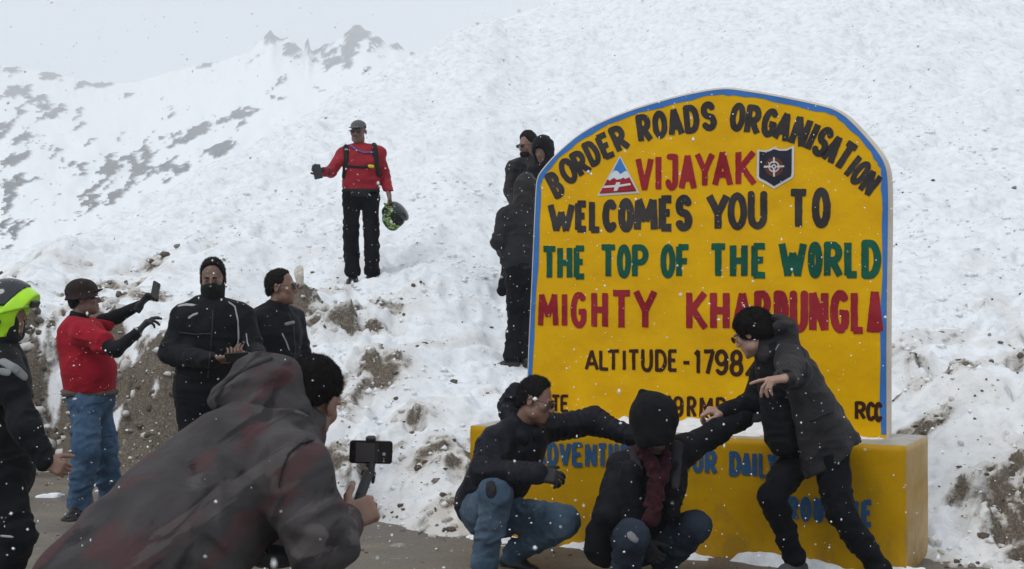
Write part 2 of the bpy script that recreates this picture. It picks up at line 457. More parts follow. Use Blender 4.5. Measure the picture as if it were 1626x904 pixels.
# ------------------------------------------------------------------ the milestone: plinth and arched slab, both rotated 26 degrees
SL = np.array([-0.278, 9.80, 0.0]); EU = np.array([0.898, -0.440, 0.0]); EV = np.array([0.440, 0.898, 0.0]); EZ = np.array([0, 0, 1.0])
PW, PD, PH = 2.80, 0.66, 0.740       # plinth
SV, STH = 0.35, 0.095                 # slab set back, slab thickness
def on_plane(px, py, v):
    """(u, z) where the ray of a photo pixel meets the vertical plane at depth v of the monument"""
    d = np.array([(px - CXP) / FPX, 1.0, -(py - CYP) / FPX]); o = np.array([0, 0, CAMH])
    n = EV; p0 = SL + EV * v
    t = np.dot(p0 - o, n) / np.dot(d, n)
    q = o + d * t
    return np.array([np.dot(q - SL, EU), q[2]])
def W(u, v, z): return SL + EU * u + EV * v + EZ * z

def mat_paint(name, c, c2, streak=True, chip=(.42, .40, .36), rough=0.42):
    m, nt, b = new_mat(name)
    n1 = tex_noise(nt, 3.5, 6, 0.6, stretch=(1, 1, 1.6))
    r = ramp(nt, n1.outputs[0], [(0.3, c), (0.72, c2)])
    n2 = tex_noise(nt, 26, 6, 0.72)
    f = ramp(nt, n2.outputs[0], [(0.70, (0, 0, 0)), (0.745, (.8, .8, .8))])
    mx = N(nt, 'ShaderNodeMix', data_type='RGBA'); nt.links.new(f.outputs[0], mx.inputs['Factor'])
    nt.links.new(r.outputs[0], mx.inputs[6]); mx.inputs[7].default_value = (*chip, 1)
    nt.links.new(mx.outputs[2], b.inputs['Base Color'])
    b.inputs['Roughness'].default_value = rough
    b.inputs['Specular IOR Level'].default_value = 0.12
    n3 = tex_noise(nt, 11, 5, 0.6)
    bump(nt, b, n3.outputs[0], 0.35, 0.012)
    n4 = tex_noise(nt, 130, 3, 0.6, stretch=(1, 1, .25))
    bump(nt, b, n4.outputs[0], 0.12, 0.004)
    return m
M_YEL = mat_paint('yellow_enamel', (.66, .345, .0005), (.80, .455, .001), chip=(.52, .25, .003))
M_YEL2 = mat_paint('yellow_enamel_shaded_scuffed', (.44, .238, .0005), (.53, .295, .001), chip=(.25, .12, .01))  # slab yellow darkened: the people's shade painted into the plinth; chips are wear
M_CREAM = mat_paint('bare_cream_render', (.50, .43, .34), (.64, .57, .47))
M_OCHRE = mat_paint('weathered_ochre_side', (.40, .245, .07), (.52, .35, .14), chip=(.26, .17, .08))
M_CONC = mat_paint('concrete_ledge', (.30, .28, .25), (.45, .42, .37))
M_BLUE = mat_paint('blue_border_paint', (.035, .15, .44), (.06, .20, .52), chip=(.05, .17, .48), rough=0.35)

monument = empty('milestone_monument', W(PW / 2, PD / 2, 0), 'large yellow milestone slab with arched blue edge and hand-painted lettering on a yellow plinth', 'monument')

def grid_box(name, mats, nu, nv, nz, parent, fz=None, warp=0.006, seed=0, u1=PW, v1=PD, z0=-0.25, z1=PH, bevel=0.018):
    """box subdivided on each face so that worn edges and trowel waves are real; faces get materials by side"""
    vs, fs, mi = [], [], []
    def face(fn, na, nb, m):
        o = len(vs)
        for a in range(na + 1):
            for b_ in range(nb + 1): vs.append(fn(a / na, b_ / nb))
        for a in range(na):
            for b_ in range(nb):
                i = o + a * (nb + 1) + b_
                fs.append((i, i + nb + 1, i + nb + 2, i + 1)); mi.append(m)
    face(lambda a, b: (a * u1, 0, z0 + b * (z1 - z0)), nu, nz, 0)
    face(lambda a, b: (u1, a * v1, z0 + b * (z1 - z0)), nv, nz, 1)
    face(lambda a, b: (u1 - a * u1, v1, z0 + b * (z1 - z0)), nu, nz, 1)
    face(lambda a, b: (0, v1 - a * v1, z0 + b * (z1 - z0)), nv, nz, 0)
    face(lambda a, b: (a * u1, b * v1, z1), nu, nv, 2)
    face(lambda a, b: (a * u1, v1 - b * v1, z0), nu, nv, 1)
    A = np.array(vs)
    # round the corners
    lo = np.array([0, 0, z0]); hi = np.array([u1, v1, z1])
    c = np.clip(A, lo + bevel, hi - bevel); dv = A - c
    ln = np.linalg.norm(dv, axis=1, keepdims=True)
    A = np.where(ln > bevel, c + dv / np.maximum(ln, 1e-9) * bevel, A)
    w = warp * fbm2(A[:, 0] * 2.1 + A[:, 1] * 3, A[:, 2] * 2.3 + A[:, 1], 4, 200 + seed)
    ctr = np.array([u1 / 2, v1 / 2, 0.35]); out = A - ctr; out /= np.linalg.norm(out, axis=1, keepdims=True)
    A = A + out * w[:, None]
    Wd = SL + A[:, :1] * EU + A[:, 1:2] * EV + A[:, 2:] * EZ
    o = link_mesh(name, Wd, fs, mats[0], parent)
    for m in mats[1:]: o.data.materials.append(m)
    o.data.polygons.foreach_set('material_index', mi)
    import bmesh
    bm = bmesh.new(); bm.from_mesh(o.data); bmesh.ops.remove_doubles(bm, verts=bm.verts, dist=1e-4); bm.to_mesh(o.data); bm.free()
    o.data.polygons.foreach_set('use_smooth', [True] * len(o.data.polygons))
    return o
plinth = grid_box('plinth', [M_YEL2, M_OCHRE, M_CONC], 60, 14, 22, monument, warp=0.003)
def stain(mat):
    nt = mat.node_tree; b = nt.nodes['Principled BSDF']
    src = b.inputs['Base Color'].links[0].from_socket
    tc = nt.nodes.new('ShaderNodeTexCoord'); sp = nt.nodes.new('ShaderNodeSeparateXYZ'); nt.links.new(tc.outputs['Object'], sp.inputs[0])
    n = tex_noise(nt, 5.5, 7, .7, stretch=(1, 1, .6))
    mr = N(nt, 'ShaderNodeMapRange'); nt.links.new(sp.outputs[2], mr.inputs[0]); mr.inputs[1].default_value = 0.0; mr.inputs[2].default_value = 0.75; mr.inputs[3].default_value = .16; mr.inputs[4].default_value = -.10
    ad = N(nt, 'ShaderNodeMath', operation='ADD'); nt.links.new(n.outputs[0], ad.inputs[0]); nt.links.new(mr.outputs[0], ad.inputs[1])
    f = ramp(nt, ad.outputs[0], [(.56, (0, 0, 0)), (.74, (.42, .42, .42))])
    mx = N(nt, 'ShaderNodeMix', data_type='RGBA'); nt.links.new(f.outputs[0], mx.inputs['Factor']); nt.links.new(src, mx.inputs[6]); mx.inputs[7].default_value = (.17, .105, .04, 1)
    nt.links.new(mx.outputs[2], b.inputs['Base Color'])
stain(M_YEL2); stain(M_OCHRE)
plinth['label'] = 'yellow plinth with worn concrete top ledge and blue lettering'

# slab outline (u, z) measured on the slab's own plane
outl_px = [(836, 590), (843, 440), (849, 300), (851, 284), (856.6, 271.6), (884, 240.6), (926, 205), (986, 177.6), (1059, 155), (1120, 141.5), (1152, 138), (1174, 140),
           (1240, 151), (1313, 166.5), (1332, 174), (1351, 187.5), (1384, 223), (1402, 247), (1409, 262), (1413, 280), (1414, 330), (1411, 500), (1411, 680)]
oz = [tuple(on_plane(a, b_, SV)) for a, b_ in outl_px]
oz = [(on_plane(834, 640, SV)[0], PH - 0.03)] + oz + [(oz[-1][0], PH - 0.03)]
def chaikin(p, n=2):
    for _ in range(n):
        q = [p[0]]
        for a, b_ in zip(p[:-1], p[1:]):
            q += [tuple(.75 * np.array(a) + .25 * np.array(b_)), tuple(.25 * np.array(a) + .75 * np.array(b_))]
        p = q + [p[-1]]
    return p
OUT = np.array(chaikin(oz, 2))
def offset_in(poly, d):
    p = np.asarray(poly); t = np.gradient(p, axis=0); t /= np.linalg.norm(t, axis=1, keepdims=True)
    n = np.stack([t[:, 1], -t[:, 0]], 1)
    return p + n * d
def slab_mesh():
    n = len(OUT); bev = 0.012
    f0 = offset_in(OUT, bev)
    rings = [(f0, SV), (OUT, SV + bev), (OUT, SV + STH - bev), (f0, SV + STH)]
    V = []
    for ring, v in rings:
        for u, z in ring: V.append(W(u, v, z))
    F, MI = [], []
    for r in range(3):
        for i in range(n - 1):
            F.append((r * n + i, (r + 1) * n + i, (r + 1) * n + i + 1, r * n + i + 1)); MI.append(1)
    F.append(tuple(range(n))); MI.append(0)
    F.append(tuple(3 * n + i for i in reversed(range(n)))); MI.append(1)
    F.append((0, n - 1, 2 * n - 1, n)); MI.append(1)
    o = link_mesh('slab', V, F, M_YEL, monument, smooth=False)
    o.data.materials.append(M_CREAM)
    o.data.polygons.foreach_set('material_index', MI)
    return o
slab = slab_mesh()
# blue border band, a sheet of paint 3 mm proud of the slab
wvar = 0.034 + 0.004 * np.array([math.sin(i * .7) + math.sin(i * 1.9 + 1) for i in range(len(OUT))])
bo = offset_in(OUT, 0.013); bi = offset_in(OUT, 0.013 + wvar[:, None])
k0 = 4; k1 = len(OUT) - 1
Vb, Fb = [], []
for i in range(k0, k1 + 1):
    zz = max(bo[i][1], PH + 0.02)
    Vb += [W(bo[i][0], SV - 0.003, zz), W(bi[i][0], SV - 0.003, max(bi[i][1], PH + 0.02))]
for i in range(k1 - k0): Fb.append((2 * i, 2 * i + 1, 2 * i + 3, 2 * i + 2))
link_mesh('border', Vb, [tuple(reversed(f)) for f in Fb], M_BLUE, monument, smooth=False)

# ---- hand-painted lettering: brush strokes traced to a clean outline on the slab
def arc(cx, cy, rx_, ry_, a0, a1, n=10):
    return [(cx + rx_ * math.cos(R(a0 + (a1 - a0) * i / n)), cy + ry_ * math.sin(R(a0 + (a1 - a0) * i / n))) for i in range(n + 1)]
GL = {
 'A': [[(0, 0), (.5, 1), (1, 0)], [(.2, .3), (.8, .3)]],
 'B': [[(0, 0), (0, 1)], [(0, 1)] + arc(.45, .76, .5, .24, 90, -90) + [(0, .52)], [(0, .52)] + arc(.45, .26, .55, .26, 90, -90) + [(0, 0)]],
 'C': [arc(.52, .5, .52, .5, 48, 312, 18)],
 'D': [[(0, 0), (0, 1)], [(0, 1)] + arc(.4, .5, .6, .5, 90, -90, 14) + [(0, 0)]],
 'E': [[(1, 1), (0, 1), (0, 0), (1, 0)], [(0, .52), (.8, .52)]],
 'F': [[(1, 1), (0, 1), (0, 0)], [(0, .5), (.8, .5)]],
 'G': [arc(.52, .5, .52, .5, 50, 325, 18) + [(.95, .45)], [(.55, .45), (1, .45)]],
 'H': [[(0, 0), (0, 1)], [(1, 0), (1, 1)], [(0, .5), (1, .5)]],
 'I': [[(.5, 0), (.5, 1)]],
 'J': [[(.25, 1), (.95, 1), (.95, .3)] + arc(.5, .26, .45, .26, 0, -160, 10)],
 'K': [[(0, 0), (0, 1)], [(.95, 1), (.05, .45)], [(.2, .55), (1, 0)]],
 'L': [[(0, 1), (0, 0), (1, 0)]],
 'M': [[(0, 0), (.08, 1), (.5, .3), (.92, 1), (1, 0)]],
 'N': [[(0, 0), (0, 1), (1, 0), (1, 1)]],
 'O': [arc(.5, .5, .5, .5, 0, 360, 24)],
 'P': [[(0, 0), (0, 1)], [(0, 1)] + arc(.45, .73, .55, .27, 90, -90) + [(0, .46)]],
 'R': [[(0, 0), (0, 1)], [(0, 1)] + arc(.45, .74, .5, .26, 90, -90) + [(0, .48)], [(.4, .48), (1, 0)]],
 'S': [arc(.5, .75, .46, .25, 30, 270, 14) + arc(.5, .25, .5, .25, 90, -150, 14)],
 'T': [[(0, 1), (1, 1)], [(.5, 1), (.5, 0)]],
 'U': [[(0, 1), (0, .3)] + arc(.5, .3, .5, .3, 180, 360, 12) + [(1, 1)]],
 'V': [[(0, 1), (.5, 0), (1, 1)]],
 'W': [[(0, 1), (.27, 0), (.5, .7), (.73, 0), (1, 1)]],
 'Y': [[(0, 1), (.5, .45), (1, 1)], [(.5, .48), (.5, 0)]],
 '-': [[(0, .5), (1, .5)]],
 '1': [[(0, .86), (.75, 1), (.75, 0)]],
 '7': [[(0, 1), (1, 1), (.35, 0)]],
 '9': [arc(.5, .7, .5, .3, 0, 360, 16), [(1, .7), (1, .35)] + arc(.5, .3, .5, .3, 0, -140, 10)],
 '8': [arc(.5, .75, .42, .25, 0, 360, 16), arc(.5, .26, .5, .26, 0, 360, 16)],
 '2': [arc(.5, .72, .46, .28, 160, -30, 12) + [(0, 0), (1, 0)]],
 '5': [[(1, 1), (.05, 1), (.05, .55)] + arc(.45, .32, .52, .32, 110, -150, 12)],
}
LETTER_N = [0]
def march(D, xs, ys):
    """filled polygons of D<0 on a grid, marching squares with interpolated edges"""
    V, F, idx = [], [], {}
    nx, ny = D.shape
    inside = D < 0
    cell = inside[:-1, :-1] | inside[1:, :-1] | inside[1:, 1:] | inside[:-1, 1:]
    def vid(k, p):
        if k not in idx: idx[k] = len(V); V.append(p)
        return idx[k]
    for i, j in np.argwhere(cell):
        c = [(i, j), (i + 1, j), (i + 1, j + 1), (i, j + 1)]
        poly = []
        for a in range(4):
            p, q = c[a], c[(a + 1) % 4]
            dp, dq = D[p], D[q]
            if dp < 0: poly.append(vid(p, (xs[p[0]], ys[p[1]])))
            if (dp < 0) != (dq < 0):
                t = dp / (dp - dq)
                key = (min(p, q), max(p, q))
                poly.append(vid(key, (xs[p[0]] + t * (xs[q[0]] - xs[p[0]]), ys[p[1]] + t * (ys[q[1]] - ys[p[1]]))))
        if len(poly) > 2: F.append(tuple(poly))
    return V, F
def seg_dist(Xg, Yg, a, b_):
    ax, ay = a; bx, by = b_
    dx, dy = bx - ax, by - ay
    l2 = dx * dx + dy * dy + 1e-12
    t = np.clip(((Xg - ax) * dx + (Yg - ay) * dy) / l2, 0, 1)
    return np.hypot(Xg - ax - t * dx, Yg - ay - t * dy)
def box_stroke(Xg, Yg, a, b_, hwid):
    ax, ay = a; bx, by = b_
    L = math.hypot(bx - ax, by - ay) + 1e-9
    ux, uy = (bx - ax) / L, (by - ay) / L
    s = (Xg - ax) * ux + (Yg - ay) * uy; t = -(Xg - ax) * uy + (Yg - ay) * ux
    q1 = np.abs(s - L / 2) - L / 2 - hwid * 0.25; q2 = np.abs(t) - hwid
    return np.maximum(q1, q2)
def paint_shape(name, strokes, hwid, mat, v, lift, parent, res=0.0042, rag=0.0016, seed=0, label=None):
    """strokes: polylines in (u, z) metres on plane v"""
    allp = np.array([p for s_ in strokes for p in s_])
    lo = allp.min(0) - hwid * 1.6; hi = allp.max(0) + hwid * 1.6
    xs = np.arange(lo[0], hi[0] + res, res); ys = np.arange(lo[1], hi[1] + res, res)
    Xg, Yg = np.meshgrid(xs, ys, indexing='ij')
    D = np.full(Xg.shape, 9.0)
    for s_ in strokes:
        for k, (a, b_) in enumerate(zip(s_[:-1], s_[1:])):
            if len(s_) < 6: D = np.minimum(D, box_stroke(Xg, Yg, a, b_, hwid))
            else: D = np.minimum(D, seg_dist(Xg, Yg, a, b_) - hwid)
    D = D + rag * fbm2(Xg * 26, Yg * 26, 3, 300 + seed)
    V, F = march(D, xs, ys)
    if not F: return None
    o = link_mesh(name, [W(u, v - lift, z) for u, z in V], F, mat, parent, smooth=False)
    if label: o['label'] = label
    return o
def letter(ch, quad, wgt, mat, v, parent, lift=0.004):
    """quad: photo pixels BL, BR, TR, TL of the letter's outer box, mapped to the plane"""
    q = [on_plane(a, b_, v) for a, b_ in quad]
    H = np.linalg.norm((q[3] + q[2]) / 2 - (q[0] + q[1]) / 2); Wd = np.linalg.norm(q[1] - q[0])
    hwid = wgt * H / 2
    hwid = min(hwid, Wd * 0.24) if ch != 'I' else hwid
    ix = min(0.49, hwid / Wd); iy = hwid / H
    def mp(x, y):
        x = ix + x * (1 - 2 * ix) if ch != 'I' else 0.5; y = iy * 0.9 + y * (1 - 1.8 * iy)
        return tuple((q[0] * (1 - x) + q[1] * x) * (1 - y) + (q[3] * (1 - x) + q[2] * x) * y)
    strokes = [[mp(x, y) for x, y in s_] for s_ in GL[ch]]
    LETTER_N[0] += 1
    return paint_shape('letter', strokes, hwid, mat, v, lift, parent, seed=LETTER_N[0])
def line_letters(text, boxes, s, ox, oy, wgt, mat, v, parent):
    """boxes: (x0, x1, ytop, ybottom) per letter in crop pixels"""
    for ch, (x0, x1, yt, yb_) in zip(text, boxes):
        a, b_, c, d = ox + x0 / s, ox + x1 / s, oy + yt / s, oy + yb_ / s
        letter(ch, [(a, d), (b_, d), (b_, c), (a, c)], wgt, mat, v, parent)
def arch_letters(text, rows, s, ox, oy, wgt, mat, v, parent):
    for ch, (cx, cy, h_, w_, ang) in zip(text, rows):
        a = R(ang); up = np.array([-math.sin(a), -math.cos(a)]); rt = np.array([math.cos(a), -math.sin(a)])
        c = np.array([cx, cy])
        pts = [c - up * h_ / 2 - rt * w_ / 2, c - up * h_ / 2 + rt * w_ / 2, c + up * h_ / 2 + rt * w_ / 2, c + up * h_ / 2 - rt * w_ / 2]
        letter(ch, [(ox + p[0] / s, oy + p[1] / s) for p in pts], wgt, mat, v, parent)
def mat_ink(name, c, c2):
    return mat_paint(name, c, c2, chip=c2, rough=0.4)
M_BLK = mat_ink('black_lettering', (.024, .021, .022), (.060, .052, .050))
M_BRN = mat_ink('brown_black_lettering', (.030, .012, .008), (.060, .022, .012))
M_RED = mat_ink('red_lettering', (.22, .010, .018), (.36, .028, .038))
M_GRN = mat_ink('green_lettering', (.005, .062, .038), (.014, .12, .072))
M_LBL = mat_ink('blue_lettering', (.022, .075, .17), (.038, .11, .23))
arch_letters('BORDERROADS', [(190, 740, 195, 92, 26), (282, 640, 190, 118, 24), (372, 585, 190, 105, 28), (456, 512, 185, 100, 26), (550, 460, 190, 100, 24), (650, 408, 195, 110, 24),
    (828, 335, 205, 108, 8), (940, 308, 200, 108, 4), (1050, 288, 210, 116, 8), (1168, 268, 205, 112, 5), (1290, 248, 210, 112, 5)], 4.52, 840, 130, .22, M_BLK, SV, monument)
arch_letters('ORGANISATION', [(188, 255, 208, 110, -8), (300, 275, 215, 115, -8), (418, 295, 210, 112, -13), (518, 322, 225, 124, -17), (640, 358, 230, 124, -20), (727, 395, 222, 46, -24),
    (800, 432, 225, 110, -26), (872, 482, 225, 110, -30), (958, 535, 225, 115, -33), (1015, 605, 200, 41, -38), (1070, 655, 195, 99, -38), (1140, 728, 195, 103, -37)], 4.52, 1130, 130, .215, M_BLK, SV, monument)
line_letters('VIJAY', [(765, 895, 540, 790), (905, 955, 525, 788), (975, 1075, 520, 780), (1075, 1205, 515, 780), (1190, 1335, 505, 758)], 4.52, 840, 130, .17, M_RED, SV, monument)
line_letters('AK', [(5, 155, 492, 755), (172, 325, 490, 748)], 4.52, 1130, 130, .17, M_RED, SV, monument)
line_letters('WELCOMES', [(108, 265, 115, 290), (265, 342, 105, 286), (345, 418, 100, 288), (422, 510, 98, 285), (512, 605, 90, 285), (602, 742, 84, 285), (745, 835, 76, 280), (840, 940, 72, 280)], 3.617, 840, 290, .225, M_BLK, SV, monument)
line_letters('Y', [(1018, 1155, 62, 280)], 3.617, 840, 290, .2, M_BLK, SV, monument)
line_letters('OUTO', [(92, 205, 58, 272), (208, 320, 50, 268), (440, 560, 38, 268), (575, 685, 30, 262)], 3.617, 1130, 290, .19, M_BLK, SV, monument)
line_letters('THETOPOF', [(72, 165, 366, 558), (163, 250, 364, 558), (257, 330, 362, 556), (405, 508, 356, 550), (505, 588, 356, 550), (592, 688, 356, 550), (755, 842, 355, 550), (846, 930, 355, 548)], 3.617, 840, 290, .185, M_GRN, SV, monument)
line_letters('THEWORLD', [(-14, 92, 350, 550), (105, 208, 348, 550), (228, 322, 348, 550), (385, 548, 338, 550), (552, 638, 340, 550), (645, 755, 340, 548), (762, 850, 332, 548), (860, 975, 330, 552)], 3.617, 1130, 290, .195, M_GRN, SV, monument)
line_letters('MIGHTYK', [(52, 170, 632, 832), (188, 222, 630, 834), (240, 335, 628, 838), (358, 455, 622, 840), (470, 595, 618, 845), (600, 738, 612, 845), (903, 1030, 620, 850)], 3.617, 840, 290, .17, M_RED, SV, monument)
line_letters('HARDUNGLA', [(-9, 105, 620, 850), (115, 240, 622, 855), (245, 345, 622, 856), (357, 445, 622, 860), (449, 555, 622, 862), (560, 672, 620, 862), (680, 795, 618, 866), (799, 885, 620, 868), (890, 987, 612, 875)], 3.617, 1130, 290, .185, M_RED, SV, monument)
line_letters('ALTITUDE-17982', [(310, 412, 68, 220), (414, 488, 68, 220), (468, 565, 68, 222), (580, 608, 68, 222), (618, 705, 68, 222), (714, 800, 66, 230), (814, 900, 68, 228), (907, 978, 68, 228),
    (1008, 1072, 80, 246), (1090, 1145, 68, 248), (1155, 1245, 68, 250), (1242, 1340, 68, 252), (1348, 1450, 70, 262), (1462, 1560, 78, 258)], 4.517, 860, 540, .165, M_BRN, SV, monument)
line_letters('TE59RMR', [(70, 138, 392, 520), (136, 200, 392, 520), (855, 932, 400, 552), (942, 1020, 402, 554), (1042, 1115, 404, 556), (1130, 1235, 408, 560), (1250, 1330, 410, 562)], 4.517, 860, 540, .17, M_BRN, SV, monument)
line_letters('RCC', [(474, 530, 112, 202), (528, 576, 115, 208), (566, 610, 116, 212)], 3.014, 1200, 600, .2, M_BRN, SV, monument)
PV = -0.004
line_letters('ADVENTURE', [(72, 130, 560, 690), (136, 198, 562, 694), (200, 268, 564, 698), (272, 338, 566, 700), (345, 410, 568, 704), (412, 470, 570, 706), (474, 530, 572, 708), (540, 600, 576, 712), (612, 670, 580, 716)], 3.4775, 830, 540, .185, M_LBL, PV, plinth)
line_letters('OURDAILY', [(870, 930, 604, 724), (937, 997, 604, 732), (1005, 1075, 606, 742), (1140, 1208, 614, 752), (1208, 1264, 616, 754), (1268, 1292, 618, 758), (1302, 1346, 620, 762), (1350, 1410, 622, 764)], 3.4775, 830, 540, .2, M_LBL, PV, plinth)
line_letters('ROUTINE', [(288, 360, 438, 592), (366, 440, 440, 600), (450, 520, 446, 606), (528, 600, 450, 612), (612, 636, 452, 616), (650, 742, 456, 626), (758, 835, 460, 634)], 4.0375, 1180, 680, .205, M_LBL, PV, plinth)

def poly_sheet(name, pts, mat, lift, parent, v=SV, s=4.52, ox=840, oy=130, th=0.0):
    q = [on_plane(ox + a / s, oy + b_ / s, v) for a, b_ in pts]
    V = [W(u, v - lift, z) for u, z in q]
    # outline may be concave: fan from ear clipping
    from mathutils.geometry import tessellate_polygon
    t = tessellate_polygon([[Vector((u, z, 0)) for u, z in q]])
    F = []
    for a, b_, c in t:
        n = np.cross(V[b_] - V[a], V[c] - V[a])
        F.append((a, b_, c) if np.dot(n, EV) < 0 else (a, c, b_))
    return link_mesh(name, V, F, mat, parent, smooth=False)
M_WHT = mat_ink('white_emblem_paint', (.55, .53, .52), (.68, .66, .65))
M_EBL = mat_ink('blue_emblem_paint', (.04, .17, .50), (.06, .22, .55))
M_NVY = mat_ink('dark_shield_paint', (.018, .018, .03), (.03, .03, .045))
M_RST = mat_ink('rust_ring_paint', (.10, .035, .022), (.14, .05, .03))
emb = poly_sheet('mountain_emblem', [(655, 528), (795, 800), (492, 820)], M_WHT, 0.004, monument)
emb['label'] = 'white-edged triangle emblem with blue sky over snowy peaks and red ground with a white cross road'
poly_sheet('sky_patch', [(655, 545), (705, 642), (690, 640), (672, 655), (655, 662), (640, 640), (615, 636), (598, 655)], M_EBL, 0.006, emb)
poly_sheet('snow_band', [(598, 657), (615, 638), (640, 642), (655, 664), (672, 657), (690, 642), (706, 645), (728, 690), (570, 708)], mat_ink('pale_snow_paint', (.60, .64, .70), (.7, .72, .76)), 0.0065, emb)
poly_sheet('ground_patch', [(566, 700), (585, 712), (598, 698), (615, 690), (632, 706), (660, 700), (680, 688), (695, 700), (722, 686), (738, 715), (775, 785), (508, 803)], M_RED, 0.008, emb)
poly_sheet('road_stripe', [(540, 748), (622, 742), (632, 722), (660, 722), (655, 740), (730, 728), (735, 742), (650, 756), (638, 782), (612, 786), (618, 758), (536, 764)], M_WHT, 0.010, emb)
poly_sheet('lower_line', [(512, 800), (768, 780), (764, 768), (745, 765), (650, 778), (655, 784), (516, 792)], M_RED, 0.0125, emb)
sh = poly_sheet('shield_emblem', [(328, 488), (380, 494), (410, 488), (448, 468), (490, 484), (540, 482), (594, 460), (592, 660), (585, 690), (520, 728), (450, 770), (385, 730), (335, 705), (325, 690)], M_WHT, 0.004, monument, ox=1130)
sh['label'] = 'white-edged dark shield emblem with a pale cross and ring'
poly_sheet('shield_field', [(344, 500), (385, 506), (415, 500), (450, 484), (488, 496), (540, 496), (577, 478), (576, 655), (570, 680), (515, 712), (450, 750), (395, 715), (350, 692), (342, 680)], M_NVY, 0.006, sh, ox=1130)
def disc(name, cx, cy, r0, r1, mat, lift, parent, n=32):
    o_ = [(cx + r1 * math.cos(2 * math.pi * i / n), cy + r1 * math.sin(2 * math.pi * i / n)) for i in range(n)]
    if r0 <= 0: return poly_sheet(name, o_, mat, lift, parent, ox=1130)
    i_ = [(cx + r0 * math.cos(2 * math.pi * i / n), cy + r0 * math.sin(2 * math.pi * i / n)) for i in range(n)]
    V = []
    for a, b_ in o_ + i_:
        u, z = on_plane(1130 + a / 4.52, 130 + b_ / 4.52, SV); V.append(W(u, SV - lift, z))
    return link_mesh(name, V, [(i, (i + 1) % n, n + (i + 1) % n, n + i) for i in range(n)], mat, parent, smooth=False)
disc('rust_disc', 450, 612, 0, 68, M_RST, 0.0075, sh)
disc('pale_ring', 450, 610, 31, 40, M_WHT, 0.009, sh)
disc('hub', 450, 610, 8, 17, M_WHT, 0.0092, sh)
poly_sheet('cross', [(445, 542), (456, 542), (458, 585), (443, 585)], M_WHT, 0.0105, sh, ox=1130)
poly_sheet('cross', [(445, 682), (457, 682), (459, 628), (443, 628)], M_WHT, 0.0105, sh, ox=1130)
poly_sheet('cross', [(378, 604), (378, 618), (433, 616), (433, 603)], M_WHT, 0.0105, sh, ox=1130)
poly_sheet('cross', [(524, 602), (524, 614), (470, 617), (470, 603)], M_WHT, 0.0105, sh, ox=1130)

# snow lying on the plinth ledge, against the slab, and along the plinth's foot
M_SNOW = None
def mat_snow():
    m, nt, b = new_mat('fresh_snow')
    n1 = tex_noise(nt, 16, 6, 0.65)
    r = ramp(nt, n1.outputs[0], [(0.3, (.70, .73, .77)), (0.6, (.86, .88, .90))])
    nt.links.new(r.outputs[0], b.inputs['Base Color'])
    b.inputs['Roughness'].default_value = 0.75
    bump(nt, b, n1.outputs[0], 0.5, 0.02)
    return m
M_SNOW = mat_snow()
def ledge_snow(name, u0, u1, v0, v1, hfun, base, label, seed):
    nu, nv = int((u1 - u0) / 0.012), int((v1 - v0) / 0.014)
    u, v = np.meshgrid(np.linspace(u0, u1, nu), np.linspace(v0, v1, nv), indexing='ij')
    z = base + hfun(u, v)
    Vv = SL + u[..., None] * EU + v[..., None] * EV + z[..., None] * EZ
    ii = np.arange(nu - 1)[:, None] * nv + np.arange(nv - 1)[None, :]
    F = np.stack([ii, ii + nv, ii + nv + 1, ii + 1], -1).reshape(-1, 4)
    o = link_mesh(name, Vv, F, M_SNOW)
    tag(o, label, 'snow', kind='stuff')
def hl(u, v):
    n = fbm2(u * 3.2, v * 5, 4, 400)
    back = sstep(0.02, SV, v)
    env = sstep(0.25, 0.5, u) * sstep(2.62, 2.35, u) + 0.35 * sstep(2.3, 2.6, u)
    return -0.03 + (0.026 + 0.05 * n + 0.026 * sstep(1.05, 1.3, u) * sstep(2.1, 1.7, u)) * (0.35 + back) * env - 0.06 * sstep(0.10, 0.0, v)
ledge_snow('ledge_snow', 0.02, PW - 0.03, 0.012, SV + 0.02, hl, PH + 0.004, 'fresh snow lying along the plinth ledge at the foot of the yellow slab', 1)
def hf(u, v):
    n = fbm2(u * 2.6, v * 6, 4, 410)
    return -0.05 + (0.078 + 0.06 * n) * sstep(-0.30, -0.02, v + 0.08 * n) * sstep(-0.3, 0.1, u)
ledge_snow('foot_snow', -0.25, PW + 0.1, -0.36, 0.03, hf, 0.0, 'strip of snow left along the foot of the yellow plinth on the road edge', 2)
print('sign', round(time.time() - T0, 1), 'letters', LETTER_N[0])
